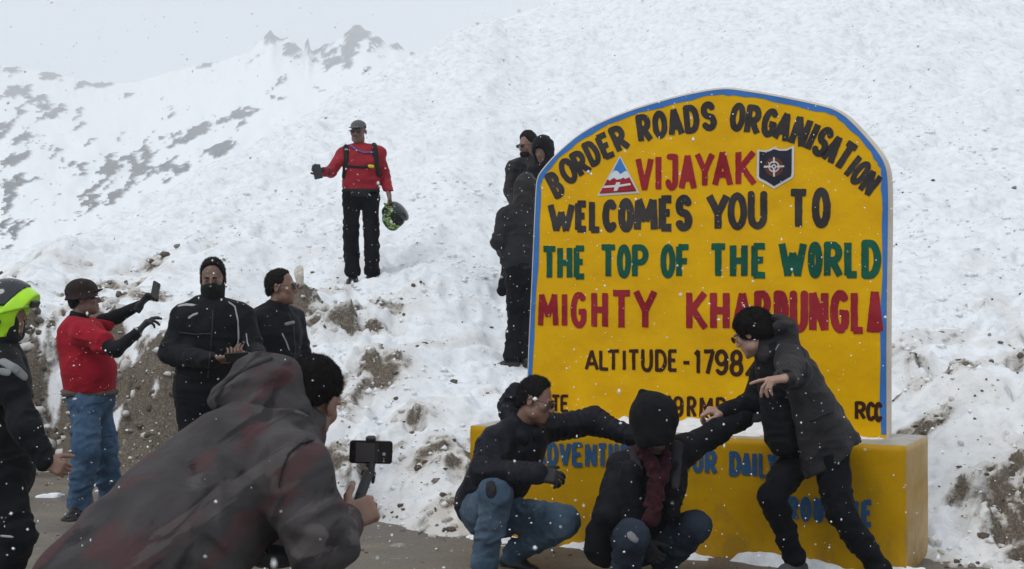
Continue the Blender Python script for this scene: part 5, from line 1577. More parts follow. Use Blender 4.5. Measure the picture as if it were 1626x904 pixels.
# ================================================================== rider with flipped-up helmet at the left edge
def rider():
    D = 8.0
    J = dict(fwd=V3(.98, -.15, 0), H=Head(P(8, 497, D), 92, 2), nk=P(-2, 552, D), ch=P(-6, 600, D), wa=P(-4, 680, D), pe=P(0, 735, D),
             sha=P(12, 600, 7.80), ela=P(42, 682, 7.72), wra=P(74, 732, 7.70), shb=P(8, 592, 8.25), elb=P(24, 680, 8.35), wrb=P(45, 735, 8.25),
             hpa=P(2, 762, 7.92), hpb=P(8, 762, 8.12), kna=P(27, 850, 7.84), knb=P(16, 852, 8.15), ana=P(0, 925, 7.92), anb=P(8, 915, 8.15))
    t = new_person(J, 'motorcycle rider in black suit and neon green flip-up helmet at the left edge')
    ha = dict(wr=J['wra'], d=V3(.9, -.1, -.45), n=V3(.2, .9, -.3), side=1, curl=(55, 65, 40))
    make_body(t, J, SK1, [ha], .018, .0055)
    S = Sdf(); jacket_sdf(S, J, body=(.20, .195, .21), sh=.098, up=.090, elb=.078, wr=.052, wrk=.010, coll_r=.085, collar=.05, sqf=.85)
    S.cut(P(0, 770, D), V3(0, 0, -1))
    jk = build(S, 'jacket', BLACK, t, .0075, fold=(.011, 7), seed=51)
    S = Sdf(); trousers_sdf(S, J, hip=.19, th=.118, kn=.098, cal=.09, an=.085, sqf=.9, wrk=.012)
    tr = build(S, 'trousers', BLACK2, t, .009, fold=(.010, 8), seed=52)
    for q in 'ab': shoe(t, J['an' + q], V3(1, -.1, 0), V3(0, 0, 1), LEATH, SOLE, 1.1, .009, hi=True)
    trim(jk, jk, 'shoulder_panel', [(4, 574), (14, 580), (24, 586), (38, 598)], .050, GREYP, .010, label='light grey shoulder panel')
    trim(jk, jk, 'shoulder_panel', [(2, 590), (12, 592)], .040, GREYP, .010, label='light grey shoulder panel')
    trim(tr, tr, 'reflective_strip', [(2, 851), (12, 852), (20, 853)], .014, GREYR, .004)
    H = J['H']; w = H.w; M = H.R
    hm = empty('helmet', H.c - np.array(t.location), None, None); hm.parent = t
    hm['label'] = 'neon yellow-green flip-up helmet with smoked visor'
    S = Sdf(); S.ell(w(0, -.01, .022), V3(.130, .160, .150), M, .01); S.cone(w(0, -.05, -.06), w(0, -.035, -.115), .118, .112, .03)
    S.ell(w(0, .165, -.045), V3(.16, .098, .085), M, .014, True)           # face opening
    S.cyl(w(0, -.02, -.19), w(0, -.02, -.10), .100, .095, .01, .006, neg=True)
    S.cut(w(0, 0, -.135), -M[2] * .97 + M[1] * .22, .008)
    build(S, 'shell', NEON, hm, .006)
    f_, u_ = M[1], M[2]
    S = Sdf(); S.ell(w(0, .02, 0), V3(.139, .200, .160), M, .01)
    S.cut(w(0, .04, .033), -f_ * .76 + u_ * .65, .004); S.cut(w(0, -.027, -.017), f_ * .23 - u_ * .97, .004); S.cut(w(0, .140, .023), f_ * .84 - u_ * .54, .006)
    S.ell(w(0, .05, -.03), V3(.105, .13, .075), M, .006, True)
    build(S, 'chin_bar', NEON, hm, .0055)
    S = Sdf(); S.ell(w(0, .02, .03), V3(.1355, .170, .155), M, .01); S.cut(w(0, 0, .036), -u_, .004); S.cut(w(0, .048, .033), f_ * .76 - u_ * .65, .004); S.cut(w(0, -.05, 0), -f_ * .95 - u_ * .3, .006)
    build(S, 'visor', VISOR, hm, .006)
    S = Sdf(); S.cone(w(-.05, .158, .030), w(.05, .158, .030), .010, .010, .01); S.cone(w(-.05, .166, .048), w(.05, .166, .048), .010, .010, .01); build(S, 'chin_bar_edge', PLM, hm, .006)
    S = Sdf(); S.cyl(w(.118, -.005, -.045), w(.138, -.005, -.045), .028, .026, .004); build(S, 'pivot_cover', PLM, hm, .005)
    S = Sdf(); S.cone(w(.05, .05, -.045), w(.045, .045, -.115), .038, .04, .02); S.cone(w(-.05, .05, -.045), w(-.045, .045, -.115), .038, .04, .02)
    S.cyl(w(0, -.02, -.155), w(0, -.02, -.115), .098, .10, .012)
    build(S, 'padding', STRAP, hm, .007)
    eyes(t, H, EYEW, IRIS)
rider()
print('people mid', round(time.time() - T0, 1))

# ================================================================== man in hoodie, foreground, filming with a phone on a stick
def hoodie_man():
    H = Head(P(495, 635, 4.40), 20, -20, 12, .99)
    J = dict(fwd=nrm(V3(.55, .30, -.70)), H=H, nk=P(450, 682, 4.30), ch=P(385, 752, 4.18), wa=P(272, 856, 4.02), pe=P(178, 950, 3.92),
             sha=P(462, 752, 4.02), ela=P(512, 868, 3.98), wra=P(549, 826, 4.32), shb=P(440, 705, 4.55), elb=P(470, 850, 4.62), wrb=P(520, 846, 4.55),
             hpa=P(185, 965, 3.82), hpb=P(165, 955, 4.05), kna=P(250, 1160, 3.95), knb=P(235, 1130, 4.2), ana=P(190, 1400, 3.9), anb=P(190, 1370, 4.05))
    for q in 'ab': J['an' + q][2] = .09; J['kn' + q][2] = .50
    t = new_person(J, 'man bending forward in dark grey hoodie with maroon strokes, filming in the foreground')
    ha = dict(wr=J['wra'], d=V3(.80, .42, .32), n=V3(-.25, .85, -.35), side=1, curls=((62, 75, 40), (66, 78, 45), (70, 80, 45), (74, 80, 45)), thumb=(62, 25), spread=3)
    make_body(t, J, SK1, [ha], .016, .0045)
    S = Sdf(); f = J['fwd']
    S.cone(J['pe'] - f * .02, J['wa'], .215, .232, .05, (f, .86)); S.cone(J['wa'], J['ch'], .232, .215, .05, (f, .86)); S.cone(J['ch'], J['ch'] * .3 + J['nk'] * .7, .20, .125, .05, (f, .9))
    S.cone(J['nk'] * .5 + J['sha'] * .5, J['sha'], .095, .105, .04); S.cone(J['nk'] * .5 + J['shb'] * .5, J['shb'], .09, .09, .04)
    S.cone(J['sha'], J['ela'], .104, .086, .03, None, (.010, 5, .3)); S.cone(J['ela'], J['wra'] - nrm(J['wra'] - J['ela']) * .02, .086, .050, .03, None, (.009, 5, .7))
    S.cone(J['shb'], J['elb'], .095, .08, .03); S.cone(J['elb'], J['wrb'], .08, .05, .03)
    S.cone(J['nk'] - f * .02, H.w(0, -.04, -.10), .105, .092, .04)
    jk = build(S, 'hoodie', CAMO, t, .0068, fold=(.011, 5.5), seed=61)
    S = Sdf(); d = nrm(J['wra'] - J['ela']); S.cyl(J['wra'] - d * .07, J['wra'] - d * .005, .047, .044, .010)
    build(S, 'cuff', CAMO, jk, .005, fold=(.002, 30))
    trim(jk, jk, 'shoulder_seam', [(498, 700), (475, 706), (458, 722), (447, 748), (442, 775)], .006, CHAR, .008)
    # the hood lies bunched up behind the head
    S = Sdf()
    a, b_, c = P(362, 632, 4.26), P(412, 616, 4.28), P(442, 603, 4.30)
    S.cone(a, b_, .044, .088, .04); S.cone(b_, c, .088, .075, .04); S.cone(c, P(470, 650, 4.38), .060, .050, .04); S.cone(P(470, 650, 4.38), P(488, 700, 4.34), .05, .04, .04)
    S.cone(a, P(410, 655, 4.24), .042, .075, .04); S.cone(P(410, 655, 4.24), P(462, 672, 4.26), .075, .07, .04)
    hd = build(S, 'hood', CAMO, t, .0062, fold=(.010, 8), seed=62)
    trim(hd, hd, 'hood_seam', [(345, 652), (342, 630), (360, 605), (395, 583), (430, 570)], .014, CAMO, .010)
    S = Sdf(); hair_sdf(S, H, .010, .060, back=-.060, side=.03, nape=-.022); furry(build(S, 'hair', HAIR, t, .005, fold=(.0025, 60), seed=8), .0055, .002, 3)
    S = Sdf(); trousers_sdf(S, J, hip=.19, th=.11); build(S, 'trousers', BLACK2, t, .014, fold=(.008, 8), seed=63)
    for q in 'ab': shoe(t, J['an' + q], V3(.8, .5, 0), V3(0, 0, 1), LEATH, SOLE, 1.1, .012)
    S = Sdf(); S.ell(P(432, 884, 4.1), V3(.085, .05, .030), None, .02)  # black ellipsoid low at the chest, behind the draw cords
    bg = build(S, 'chest_black_form', PLM, t, .007, fold=(.004, 20)); 
    for x in (428, 478):
        S = Sdf(); S.cone(P(x, 868, 4.06), P(x + 3, 935, 4.06), .0055, .0055, .004); S.cone(P(x + 3, 935, 4.06), P(x + 2, 948, 4.06), .008, .007, .004); build(S, 'draw_cord', STRAP, t, .004)
    # phone on a folding grip
    Dp = 4.62
    rt = V3(.985, .10, -.035); up = V3(.02, -.10, 1)
    c = P(589, 718, Dp)
    ph, M = phone(c, rt, up, w=.131, h=.071, label='black phone clamped on a hand-held grip, filming in the foreground')
    def on(a, b_, o=-.0068): return c + M[0] * a + M[2] * b_ + M[1] * o
    def patch(name, pts, col, rough=.3):
        m, nt, bb = new_mat('phone_' + name); bb.inputs['Base Color'].default_value = (*col, 1); bb.inputs['Roughness'].default_value = rough
        link_mesh(name, [on(a, b2) for a, b2 in pts], [tuple(range(len(pts)))], m, ph.children[1], smooth=False)
    patch('preview', [(-.046, -.030), (.012, -.030), (.012, .030), (-.046, .030)], (.060, .052, .055))
    patch('preview_slope', [(.013, -.030), (.022, -.030), (.022, .030), (.013, .030)], (.028, .028, .032))
    for nm, (ax, ay, rr), col in (('shutter', (.040, -.004, .0055), (.35, .35, .37)), ('mode_dot', (.022, .007, .0018), (.7, .7, .72)), ('mode_dot', (.040, -.026, .0022), (.6, .6, .62)), ('gallery_ring', (.040, -.018, .0016), (.4, .4, .42))):
        patch(nm, [(ax + rr * math.cos(2 * math.pi * i / 14), ay + rr * math.sin(2 * math.pi * i / 14)) for i in range(14)], col)
    g = empty('phone_grip', P(580, 775, 4.52), 'black folding grip with clamp held in the hand of the man in the grey hoodie', 'phone grip')
    Mg = frame(V3(0, 1, 0), V3(.42, .05, .9))
    S = Sdf(); S.box(c + M[2] * .041 - M[0] * .002, V3(.016, .011, .006), M, .004, .004); S.box(c + M[2] * .037 + M[1] * .011, V3(.013, .004, .012), M, .003, .004)
    S.box(c + M[1] * .012, V3(.012, .004, .045), M, .003, .004); S.box(c - M[2] * .040, V3(.015, .012, .006), M, .004, .004)
    build(S, 'clamp', PLM, g, .003)
    S = Sdf(); S.cone(P(590, 738, Dp), P(590, 752, 4.60), .011, .010, .004); S.box(P(584, 752, 4.58), V3(.020, .010, .009), frame(V3(0, 1, 0), V3(.15, 0, 1)), .004, .006)
    S.cone(P(594, 752, 4.58), P(592, 766, 4.58), .0065, .0055, .004)
    build(S, 'hinge', PLM, g, .003)
    S = Sdf(); S.cyl(P(585, 752, 4.56), P(571, 790, 4.50), .0155, .0160, .005); S.cyl(P(571, 790, 4.50), P(563, 826, 4.46), .0155, .0150, .004, .006)
    build(S, 'handle', PLM, g, .0035)
hoodie_man()
print('hoodie', round(time.time() - T0, 1))

# ================================================================== squatting man with glasses and padded jacket
def squat_glasses():
    H = Head(P(851, 636, 8.60), 108, -16, -4)
    J = dict(fwd=nrm(V3(.75, -.62, -.2)), H=H, nk=P(828, 680, 8.66), ch=P(815, 715, 8.70), wa=P(792, 762, 8.76), pe=P(775, 800, 8.80),
             sha=P(788, 702, 8.52), ela=P(768, 752, 8.40), wra=P(853, 753, 8.24), shb=P(862, 682, 8.88), elb=P(940, 668, 9.00), wrb=P(1003, 694, 8.86),
             hpa=P(768, 815, 8.72), hpb=P(800, 818, 8.78), kna=P(788, 784, 8.32), knb=P(893, 828, 8.48), ana=P(768, 897, 8.42), anb=P(814, 880, 8.74))
    t = new_person(J, 'squatting man with glasses, padded navy-black jacket, blue jeans and one arm along the plinth')
    ha = dict(wr=J['wra'], d=V3(1, -.15, -.12), n=V3(.1, .75, -.65), side=1, curls=((25, 35, 20), (32, 40, 25), (40, 45, 30), (45, 50, 30)), spread=8)
    make_body(t, J, SK1, [dict(wr=J['wrb'], d=V3(.8, -.1, -.3), n=V3(0, -1, 0), side=1)], .015, .0048)
    S = Sdf(); jacket_sdf(S, J, body=(.185, .190, .205), sh=.092, up=.086, elb=.078, wr=.056, puff=(.013, 5, .2), coll_r=.092, collar=.06, sqf=.82, hem=P(768, 792, 8.84))
    S.cone(J['wa'], J['sha'] + V3(0, 0, -.05), .13, .11, .05)
    jk = build(S, 'jacket', NAVYB, t, .0072, fold=(.010, 8), seed=71)
    for q in 'ab':
        S = Sdf(); d = nrm(J['wr' + q] - J['el' + q]); S.cyl(J['wr' + q] - d * .035, J['wr' + q] + d * .012, .054, .050, .012); build(S, 'cuff', NAVYB, jk, .006)
    S = Sdf(); S.ell(P(817, 634, 8.76), V3(.060, .060, .095), frame(V3(.5, .8, 0), V3(.15, 0, 1)), .03); S.cone(P(806, 645, 8.80), P(826, 684, 8.76), .060, .095, .05); S.cone(P(830, 680, 8.78), P(855, 690, 8.62), .07, .05, .04)
    S.cone(P(808, 660, 8.70), P(828, 695, 8.56), .055, .055, .04)
    build(S, 'hood', NAVYB, t, .007, fold=(.010, 10), seed=72)
    glove(t, ha, GLOVE)
    trim(t.children[-1], t.children[-1], 'glove_print', [(868, 748), (873, 742)], .006, BONE, .003, res=.003)
    S = Sdf(); trousers_sdf(S, J, hip=.185, th=.112, kn=.094, cal=.082, an=.072, sqf=.92, wrk=.010)
    jn = build(S, 'jeans', DENIM2, t, .0078, fold=(.010, 9), seed=73)
    tr = trim(jn, jn, 'knee_patch', [(779, 771), (780, 783)], .062, CHAR2, .006, label='dark oval patch on the knee')
    shoe(t, J['ana'], V3(.1, -1, 0), V3(0, 0, 1), LEATH, SOLE, 1.05, .007)
    shoe(t, J['anb'], V3(.75, -.65, 0), V3(0, 0, 1), LEATH, SOLE, 1.05, .006)
    S = Sdf(); hair_sdf(S, H, .009, .066, top=.010); furry(build(S, 'hair', HAIR, t, .005, fold=(.0035, 40), seed=9), .009, .0024, 1)
    glasses(t, H, PLM, LENS); brows(t, H, HAIR)
squat_glasses()

# ================================================================== squatting man in black beanie
def squat_beanie():
    H = Head(P(1038, 672, 8.18), 186, -52, 8, 1.0)
    J = dict(fwd=nrm(V3(-.1, -1, -.1)), H=H, nk=P(1040, 724, 8.32), ch=P(1036, 762, 8.38), wa=P(1018, 815, 8.50), pe=P(1008, 848, 8.60),
             sha=P(988, 742, 8.36), ela=P(962, 818, 8.20), wra=P(1020, 862, 8.36), shb=P(1086, 716, 8.42), elb=P(1140, 684, 8.50), wrb=P(1182, 664, 8.60),
             hpa=P(990, 858, 8.56), hpb=P(1032, 860, 8.58), kna=P(1003, 852, 8.12), knb=P(1104, 838, 8.32), ana=P(992, 908, 8.22), anb=P(1052, 892, 8.50))
    t = new_person(J, 'squatting man in black beanie and open black coat over a maroon scarf, head bowed')
    ha = dict(wr=J['wra'], d=V3(.6, -.3, -.7), n=V3(.3, .8, 0), side=1, curl=(35, 45, 30))
    hb = dict(wr=J['wrb'], d=V3(.9, .2, .3), n=V3(0, -.5, .6), side=1, curl=(35, 45, 30))
    make_body(t, J, SK3, [], .015, .0048)
    glove(t, ha, GLOVE); glove(t, hb, GLOVE)
    S = Sdf(); f = J['fwd']
    jacket_sdf(S, J, body=(.195, .190, .195), sh=.088, up=.082, elb=.070, wr=.054, wrk=.009, coll_r=.088, collar=.03, sqf=.80, hem=P(1000, 845, 8.58))
    S.cone(P(985, 775, 8.34), P(958, 868, 8.36), .10, .105, .05, (V3(.3, -1, 0), .55)); S.cone(P(958, 850, 8.36), P(962, 892, 8.34), .09, .03, .04, (V3(.3, -1, 0), .5))
    S.cone(P(1062, 740, 8.24), P(1068, 812, 8.26), .055, .050, .04); S.cone(P(1002, 750, 8.22), P(1004, 835, 8.22), .060, .065, .04)
    # open front
    S.cone(P(1036, 718, 8.10), P(1038, 820, 8.10), .045, .060, .02, neg=True)
    jk = build(S, 'coat', BLACK, t, .0072, fold=(.009, 8), seed=81)
    for a, b_ in ((P(1004, 716, 8.24), P(1014, 742, 8.20)), (P(1076, 706, 8.26), P(1073, 770, 8.18))):
        S = Sdf(); S.cone(a, b_, .030, .026, .02, (V3(0, -1, .2), .35)); build(S, 'collar_flap', CHAR, jk, .006, fold=(.004, 16))
    S = Sdf(); S.cone(P(1020, 716, 8.20), P(1038, 742, 8.15), .038, .036, .02); S.cone(P(1038, 742, 8.15), P(1041, 786, 8.14), .036, .044, .02, (V3(0, -1, 0), .7), (.008, 3, .2)); S.cone(P(1041, 786, 8.14), P(1034, 824, 8.14), .044, .052, .02, (V3(0, -1, 0), .7), (.008, 3, .6))
    S.cone(P(1060, 722, 8.22), P(1052, 760, 8.15), .028, .030, .02)
    build(S, 'scarf', MARO, t, .0055, fold=(.009, 18), seed=82)
    S = Sdf(); trousers_sdf(S, J, hip=.18, th=.108, kn=.092, cal=.082, an=.074, sqf=.92, wrk=.010)
    jn = build(S, 'jeans', DENIM3, t, .0078, fold=(.010, 9), seed=83)
    trim(jn, jn, 'worn_knee', [(1001, 850), (1008, 857)], .045, GREYP, .004, label='frayed pale patch on the knee')
    shoe(t, J['ana'], V3(-.2, -1, 0), V3(0, 0, 1), LEATH, SOLE, 1.05, .007)
    shoe(t, J['anb'], V3(.3, -1, 0), V3(0, 0, 1), LEATH, SOLE, 1.05, .006)
    S = Sdf(); c = P(1038, 662, 8.18)
    S.ell(c, V3(.135, .132, .132), frame(V3(0, -1, 0), V3(-.12, 0, 1)), .02); S.cone(P(1034, 650, 8.18), P(1022, 628, 8.2), .10, .022, .05); S.cone(c, P(1040, 690, 8.14), .12, .112, .03)
    S.cone(P(1024, 634, 8.2), P(1019, 622, 8.2), .03, .012, .03); S.cut(P(1040, 708, 8.15), V3(.16, -.10, -1), .012)
    bn = build(S, 'beanie', mat_cloth('black_knit', (.0045, .0045, .0055), (.009, .009, .011), weave=160, wb=.9), t, .0058, fold=(.004, 11), seed=84)
squat_beanie()

# ================================================================== leaning man, right
def leaning_man():
    H = Head(P(1195, 529, 8.42), 306, -24, 0)
    J = dict(fwd=nrm(V3(-.80, .15, -.45)), H=H, nk=P(1226, 566, 8.46), ch=P(1256, 606, 8.46), wa=P(1290, 662, 8.46), pe=P(1306, 700, 8.47),
             sha=P(1256, 575, 8.26), ela=P(1262, 594, 7.98), wra=P(1247, 601, 7.76), shb=P(1222, 602, 8.66), elb=P(1196, 640, 8.66), wrb=P(1150, 654, 8.56),
             hpa=P(1318, 712, 8.38), hpb=P(1286, 706, 8.55), kna=P(1333, 812, 8.26), knb=P(1226, 786, 8.38), ana=P(1402, 912, 8.30), anb=P(1262, 890, 8.48))
    t = new_person(J, 'man in charcoal hooded jacket leaning forward and reaching out before the slab')
    ha = dict(wr=J['wra'], d=V3(-.93, -.30, -.10), n=V3(-.15, .1, -1), side=-1, curls=((4, 8, 4), (45, 30, 15), (55, 35, 20), (60, 35, 20)), thumb=(50, 60), spread=5)
    hb = dict(wr=J['wrb'], d=V3(-1, 0, .10), n=V3(0, .3, -.95), side=1, curls=((35, 50, 30), (45, 60, 35), (50, 60, 35), (55, 60, 35)), spread=4)
    make_body(t, J, SK2, [ha, hb], .015, .0045)
    S = Sdf(); f = J['fwd']
    jacket_sdf(S, J, body=(.215, .195, .20), sh=.090, up=.084, elb=.076, wr=.052, wrk=.010, collar=None, sqf=.80, hem=P(1338, 742, 8.46), sleeves='')
    S.cone(P(1250, 640, 8.38), P(1292, 750, 8.36), .12, .10, .05)
    S.cut(P(1325, 726, 8.4), V3(.556, 0, -.83), .004); S.cut(P(1252, 650, 8.4), V3(-.97, 0, -.23), .02)
    S.cone(J['sha'], J['ela'], .092, .080, .03, None, (.008, 4, .2)); S.cone(J['ela'], J['wra'] - nrm(J['wra'] - J['ela']) * .03, .080, .056, .02, None, (.008, 4, .7))
    jk = build(S, 'jacket', CHAR, t, .0068, fold=(.013, 6.5), seed=91)
    d = nrm(J['wra'] - J['ela'])
    S = Sdf(); S.cyl(J['wra'] - d * .05, J['wra'] + d * .004, .052, .046, .010); build(S, 'cuff', BLACK, jk, .005, fold=(.002, 40))
    S = Sdf(); S.cone(J['shb'], J['elb'], .078, .070, .03, None, (.006, 5, .1)); S.cone(J['elb'], J['wrb'], .070, .050, .03, None, (.006, 5, .6)); S.cone(J['shb'], P(1262, 690, 8.52), .12, .12, .05); S.cone(P(1222, 566, 8.40), P(1250, 690, 8.44), .085, .13, .05)
    build(S, 'jumper', BLACK, t, .0075, fold=(.007, 10), seed=92)
    # hood folded behind the neck
    S = Sdf(); S.ell(P(1230, 518, 8.46), V3(.105, .12, .066), frame(V3(0, 1, 0), V3(.05, 0, 1)), .02); S.cone(P(1208, 535, 8.40), P(1216, 566, 8.36), .05, .045, .04); S.cone(P(1248, 530, 8.46), P(1246, 556, 8.44), .07, .09, .05)
    S.ell(P(1226, 512, 8.38), V3(.06, .03, .03), None, .02, True)
    hd = build(S, 'hood', CHAR, t, .0068, fold=(.008, 10), seed=93)
    trim(jk, jk, 'shoulder_seam', [(1262, 540), (1276, 556), (1281, 580), (1280, 600)], .007, CHAR2, .010)
    trim(jk, jk, 'pocket_flap', [(1288, 668), (1318, 655)], .016, CHAR, .012)
    trim(jk, jk, 'front_placket', [(1240, 625), (1250, 670), (1262, 715), (1274, 748)], .016, CHAR2, .012)
    trim(jk, jk, 'zip', [(1230, 560), (1237, 547), (1247, 543), (1262, 544)], .007, GREYR, .004)
    for p_ in ((1286, 735), (1277, 752)):
        h = surf(jk, *p_)
        if h is not None:
            S = Sdf(); S.cyl(h[0] - h[1] * .003, h[0] + h[1] * .004, .009, .009, .002); build(S, 'snap_button', PLM, jk, .003)
    S = Sdf(); trousers_sdf(S, J, hip=.165, th=.105, kn=.080, cal=.070, an=.060, sqf=.92, wrk=.009)
    build(S, 'trousers', BLACK2, t, .0078, fold=(.009, 9), seed=94)
    shoe(t, J['ana'], V3(-.5, -.8, 0), V3(0, 0, 1), LEATH, SOLE, 1.05, .007)
    o = shoe(t, J['anb'], V3(-.7, -.5, 0), V3(0, 0, 1), mat_plain('grey_trainer', (.05, .055, .065), .7), SOLEW, 1.05, .005)
    S = Sdf(); S.ell(H.w(0, -.018, .040), V3(.098, .112, .096), H.R, .01); S.ell(H.w(0, -.06, -.01), V3(.08, .06, .07), H.R, .02); S.cut(H.w(0, .045, 0), H.R[1] * .93 - H.R[2] * .36, .010); S.cut(H.w(0, 0, -.045), -H.R[2] * .9 + H.R[1] * .3, .01)
    furry(build(S, 'hair', HAIR, t, .005, fold=(.006, 20), seed=95), .012, .003, 1)
    glasses(t, H, PLM, LENS)
leaning_man()
print('people near', round(time.time() - T0, 1))
# ------------------------------------------------------------------ clods, rubble, litter and falling snow
def ico(r=1.0):
    t = (1 + 5 ** .5) / 2
    v = np.array([(-1, t, 0), (1, t, 0), (-1, -t, 0), (1, -t, 0), (0, -1, t), (0, 1, t), (0, -1, -t), (0, 1, -t), (t, 0, -1), (t, 0, 1), (-t, 0, -1), (-t, 0, 1)], float)
    v /= np.linalg.norm(v[0])
    f = np.array([(0, 11, 5), (0, 5, 1), (0, 1, 7), (0, 7, 10), (0, 10, 11), (1, 5, 9), (5, 11, 4), (11, 10, 2), (10, 7, 6), (7, 1, 8), (3, 9, 4), (3, 4, 2), (3, 2, 6), (3, 6, 8), (3, 8, 9), (4, 9, 5), (2, 4, 11), (6, 2, 10), (8, 6, 7), (9, 8, 1)])
    return v * r, f
def scatter(name, pts, rad, mat, seed, squash=.7, label=None, smooth=False, octa=False):
    rs = np.random.RandomState(seed)
    iv, if_ = ico()
    if octa:
        iv = np.array([(1, 0, 0), (0, 1, 0), (-1, 0, 0), (0, -1, 0), (0, 0, 1), (0, 0, -1)], float) * 1.15
        if_ = np.array([(0, 1, 4), (1, 2, 4), (2, 3, 4), (3, 0, 4), (1, 0, 5), (2, 1, 5), (3, 2, 5), (0, 3, 5)])
    nv_ = len(iv)
    n = len(pts)
    V = iv[None] * (1 + rs.uniform(-.28, .28, (n, nv_, 1)))
    V = V * rs.uniform(.5, 1.5, (n, 1, 3)) * np.array([1, 1, squash])
    a = rs.uniform(0, 6.28, n); ca, sa = np.cos(a)[:, None], np.sin(a)[:, None]
    x = V[..., 0] * ca - V[..., 1] * sa; y = V[..., 0] * sa + V[..., 1] * ca
    V = np.stack([x, y, V[..., 2]], -1) * rad[:, None, None] + pts[:, None]
    F = if_[None] + (np.arange(n) * nv_)[:, None, None]
    o = link_mesh(name, V.reshape(-1, 3), F.reshape(-1, 3), mat, smooth=smooth)
    o['kind'] = 'stuff'
    if label: o['label'] = label
    return o
rs = np.random.RandomState(11)
def gz(x, y): return ground_z(np.asarray(x, float), np.asarray(y, float))
M_EARTH = mat_plain('dark_earth_clod', (.11, .088, .068), .95, nz=.5)
M_STONE = mat_plain('grey_brown_stone', (.20, .18, .155), .9, nz=.45)
# candidate spots weighted by the dirt mask
cx = rs.uniform(-6.5, 5.5, 90000); cy = 8.3 + rs.uniform(0, 1, 90000) ** 1.2 * 9
_h, ct, cb = ground_parts(cx, cy); cd = dirt_mask(cx, cy, ct, cb)
inplinth = (np.abs((cx - SL[0]) * EU[0] + (cy - SL[1]) * EU[1] - PW / 2) < PW / 2 + .05) & (np.abs((cx - SL[0]) * EV[0] + (cy - SL[1]) * EV[1] - PD / 2) < PD / 2 + .03)
ok = (ct > -0.35) & (rs.uniform(0, 1, 90000) < cd * .34 + .004) & ~inplinth
cx, cy = cx[ok], cy[ok]
n = len(cx); r_ = 0.007 + (0.024 + .03 * sstep(.5, 1, cb[ok])) * rs.uniform(0, 1, n) ** 3.2
cz = np.maximum(gz(cx, cy), 0.008) + r_ * .1
half = rs.uniform(0, 1, n)
scatter('earth_rubble', np.stack([cx, cy, cz], 1)[half < .42], r_[half < .42], M_EARTH, 1)
scatter('stone_rubble', np.stack([cx, cy, cz], 1)[(half >= .42) & (half < .55)], r_[(half >= .42) & (half < .55)], M_STONE, 2)
m_ = half >= .55
scatter('dirty_snow_clods', np.stack([cx, cy, cz], 1)[m_], r_[m_] * 1.25, mat_plain('soiled_snow', (.55, .53, .50), .9, nz=.2), 3)
# fresh clods rolled down the trodden slope
cx = rs.uniform(-4.5, 5.5, 9000); cy = 8.6 + rs.uniform(0, 1, 9000) * 11
_h, ct, cb = ground_parts(cx, cy)
inplinth = (np.abs((cx - SL[0]) * EU[0] + (cy - SL[1]) * EU[1] - PW / 2) < PW / 2 + .05) & (np.abs((cx - SL[0]) * EV[0] + (cy - SL[1]) * EV[1] - PD / 2) < PD / 2 + .03)
ok = (ct > 0.05) & ~inplinth & (fbm2(cx * 1.1, cy * .9, 3, 500) > .0)
cx, cy = cx[ok], cy[ok]; r_ = 0.010 + 0.026 * rs.uniform(0, 1, len(cx)) ** 3
scatter('snow_clods', np.stack([cx, cy, gz(cx, cy) + r_ * .1], 1), r_, M_SNOW, 4, octa=True, smooth=True)
# grit and crumbs of snow on the road
cx = rs.uniform(-6, 4, 2600); cy = 6.5 + rs.uniform(0, 1, 2600) * 7.5
_h, ct, cb = ground_parts(cx, cy); ok = (ct < -.05)
cx, cy, ct = cx[ok], cy[ok], ct[ok]; r_ = 0.004 + 0.016 * rs.uniform(0, 1, len(cx)) ** 4
pts = np.stack([cx, cy, np.full(len(cx), .018)], 1); q = rs.uniform(0, 1, len(cx)) < .35 * np.exp(ct / 1.2)
scatter('road_grit', pts[~q], r_[~q] * .8, M_STONE, 5)
scatter('road_snow_crumbs', pts[q], r_[q] * 1.3, M_SNOW, 6)

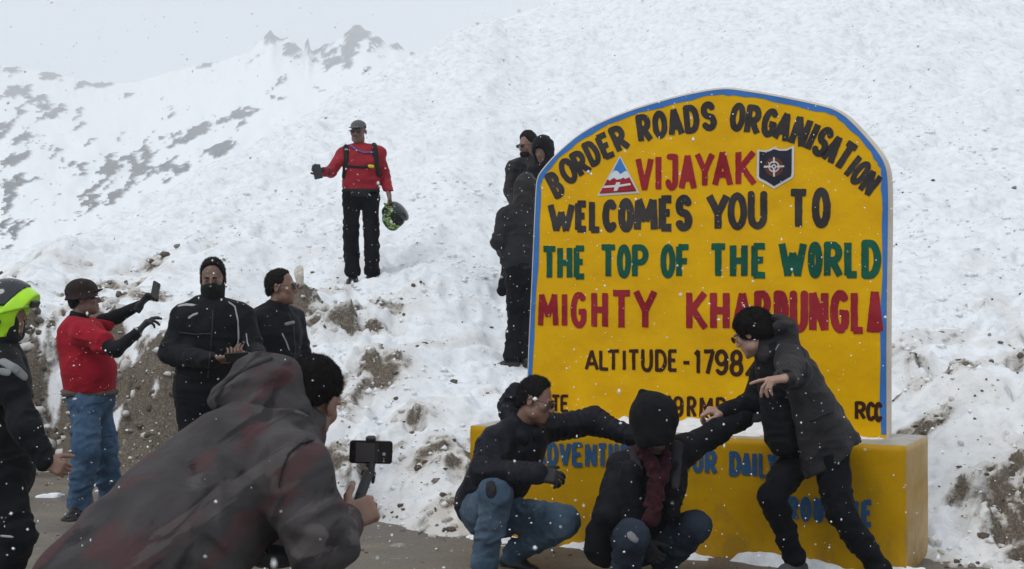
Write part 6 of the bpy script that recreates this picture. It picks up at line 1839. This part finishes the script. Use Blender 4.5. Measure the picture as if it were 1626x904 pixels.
# single stones one can point at
def stone(px, py, D, r, mat, label, seed, stretch=(1, 1, 1), group=None, name='stone'):
    c = P(px, py, D)
    loc = V3(c[0], c[1], c[2])
    S = Sdf(); rr = np.random.RandomState(seed)
    S.ell(loc, V3(*stretch) * r, None, .02)
    for i in range(4):
        d = nrm(rr.normal(size=3)); S.cut(loc + d * r * min(stretch) * .75, d, r * .12)
    o = build(S, name, mat, None, r * .09, fold=(r * .07, 1.6 / r), seed=seed)
    me = o.data
    for v in me.vertices: v.co -= Vector([float(q_) for q_ in loc])
    o.location = Vector([float(q_) for q_ in loc])
    tag(o, label, name, group)
    return o
M_SNST = mat_plain('snow_caked_stone', (.50, .46, .41), .95, nz=.3)
stone(475, 438, 14.05, .065, M_SNST, 'small upright snow-caked stone on the dirty mound above the man in sunglasses', 3, (.8, .8, 1.7))
#stone(508, 444, 14.0, .10, M_SNST, 'broad dirty snow block on the mound right of the small upright stone', 4, (1.5, 1, .75), name='snow_block')
#stone(1438, 607, 11.1, .10, M_EARTH, 'dark brown stone showing through the snow right of the slab', 5, (1.6, 1, .6))
stone(1533, 583, 11.8, .06, M_SNST, 'small grey-brown stone in the snow far right of the slab', 6, (1.3, 1, .8))
stone(88, 790, 11.62, .085, M_SNOW, 'flat white lump of snow lying on the road left of the red-shirted man\'s shoe', 7, (1.8, 1.2, .35), name='snow_lump')
stone(196, 783, 11.9, .06, M_SNOW, 'small white lump of snow on the road behind the red-shirted man', 8, (1.6, 1.2, .35), name='snow_lump')

# falling snow: thousands of flakes in the air between camera and hillside
def flakes():
    n = 13500
    y = 1.3 + (rs.uniform(0, 1, n) ** .62) * 16
    y[:40] = rs.uniform(.9, 2.4, 40)
    x = rs.uniform(-1, 1, n) * (0.42 * y + .5)
    z = 1.65 + rs.uniform(-1, 1, n) * (0.235 * y + .15)
    keep = (z > ground_z(x, y) + .05) & (z > .05)
    x, y, z = x[keep], y[keep], z[keep]
    r = (0.0015 + 0.0042 * rs.uniform(0, 1, len(x)) ** 3.6) * (.55 + .045 * y)
    o = scatter('falling_snow', np.stack([x, y, z], 1), r, M_FLAKE, 9, squash=1.0, smooth=True, octa=True)
m, nt, b = new_mat('snowflake'); b.inputs['Base Color'].default_value = (.9, .92, .94, 1); b.inputs['Roughness'].default_value = .6
b.inputs['Subsurface Weight'].default_value = .0
M_FLAKE = m
flakes()
print('done', round(time.time() - T0, 1), 'tris', sum(len(o.data.loops) - 2 * len(o.data.polygons) for o in scene.objects if o.type == 'MESH'))
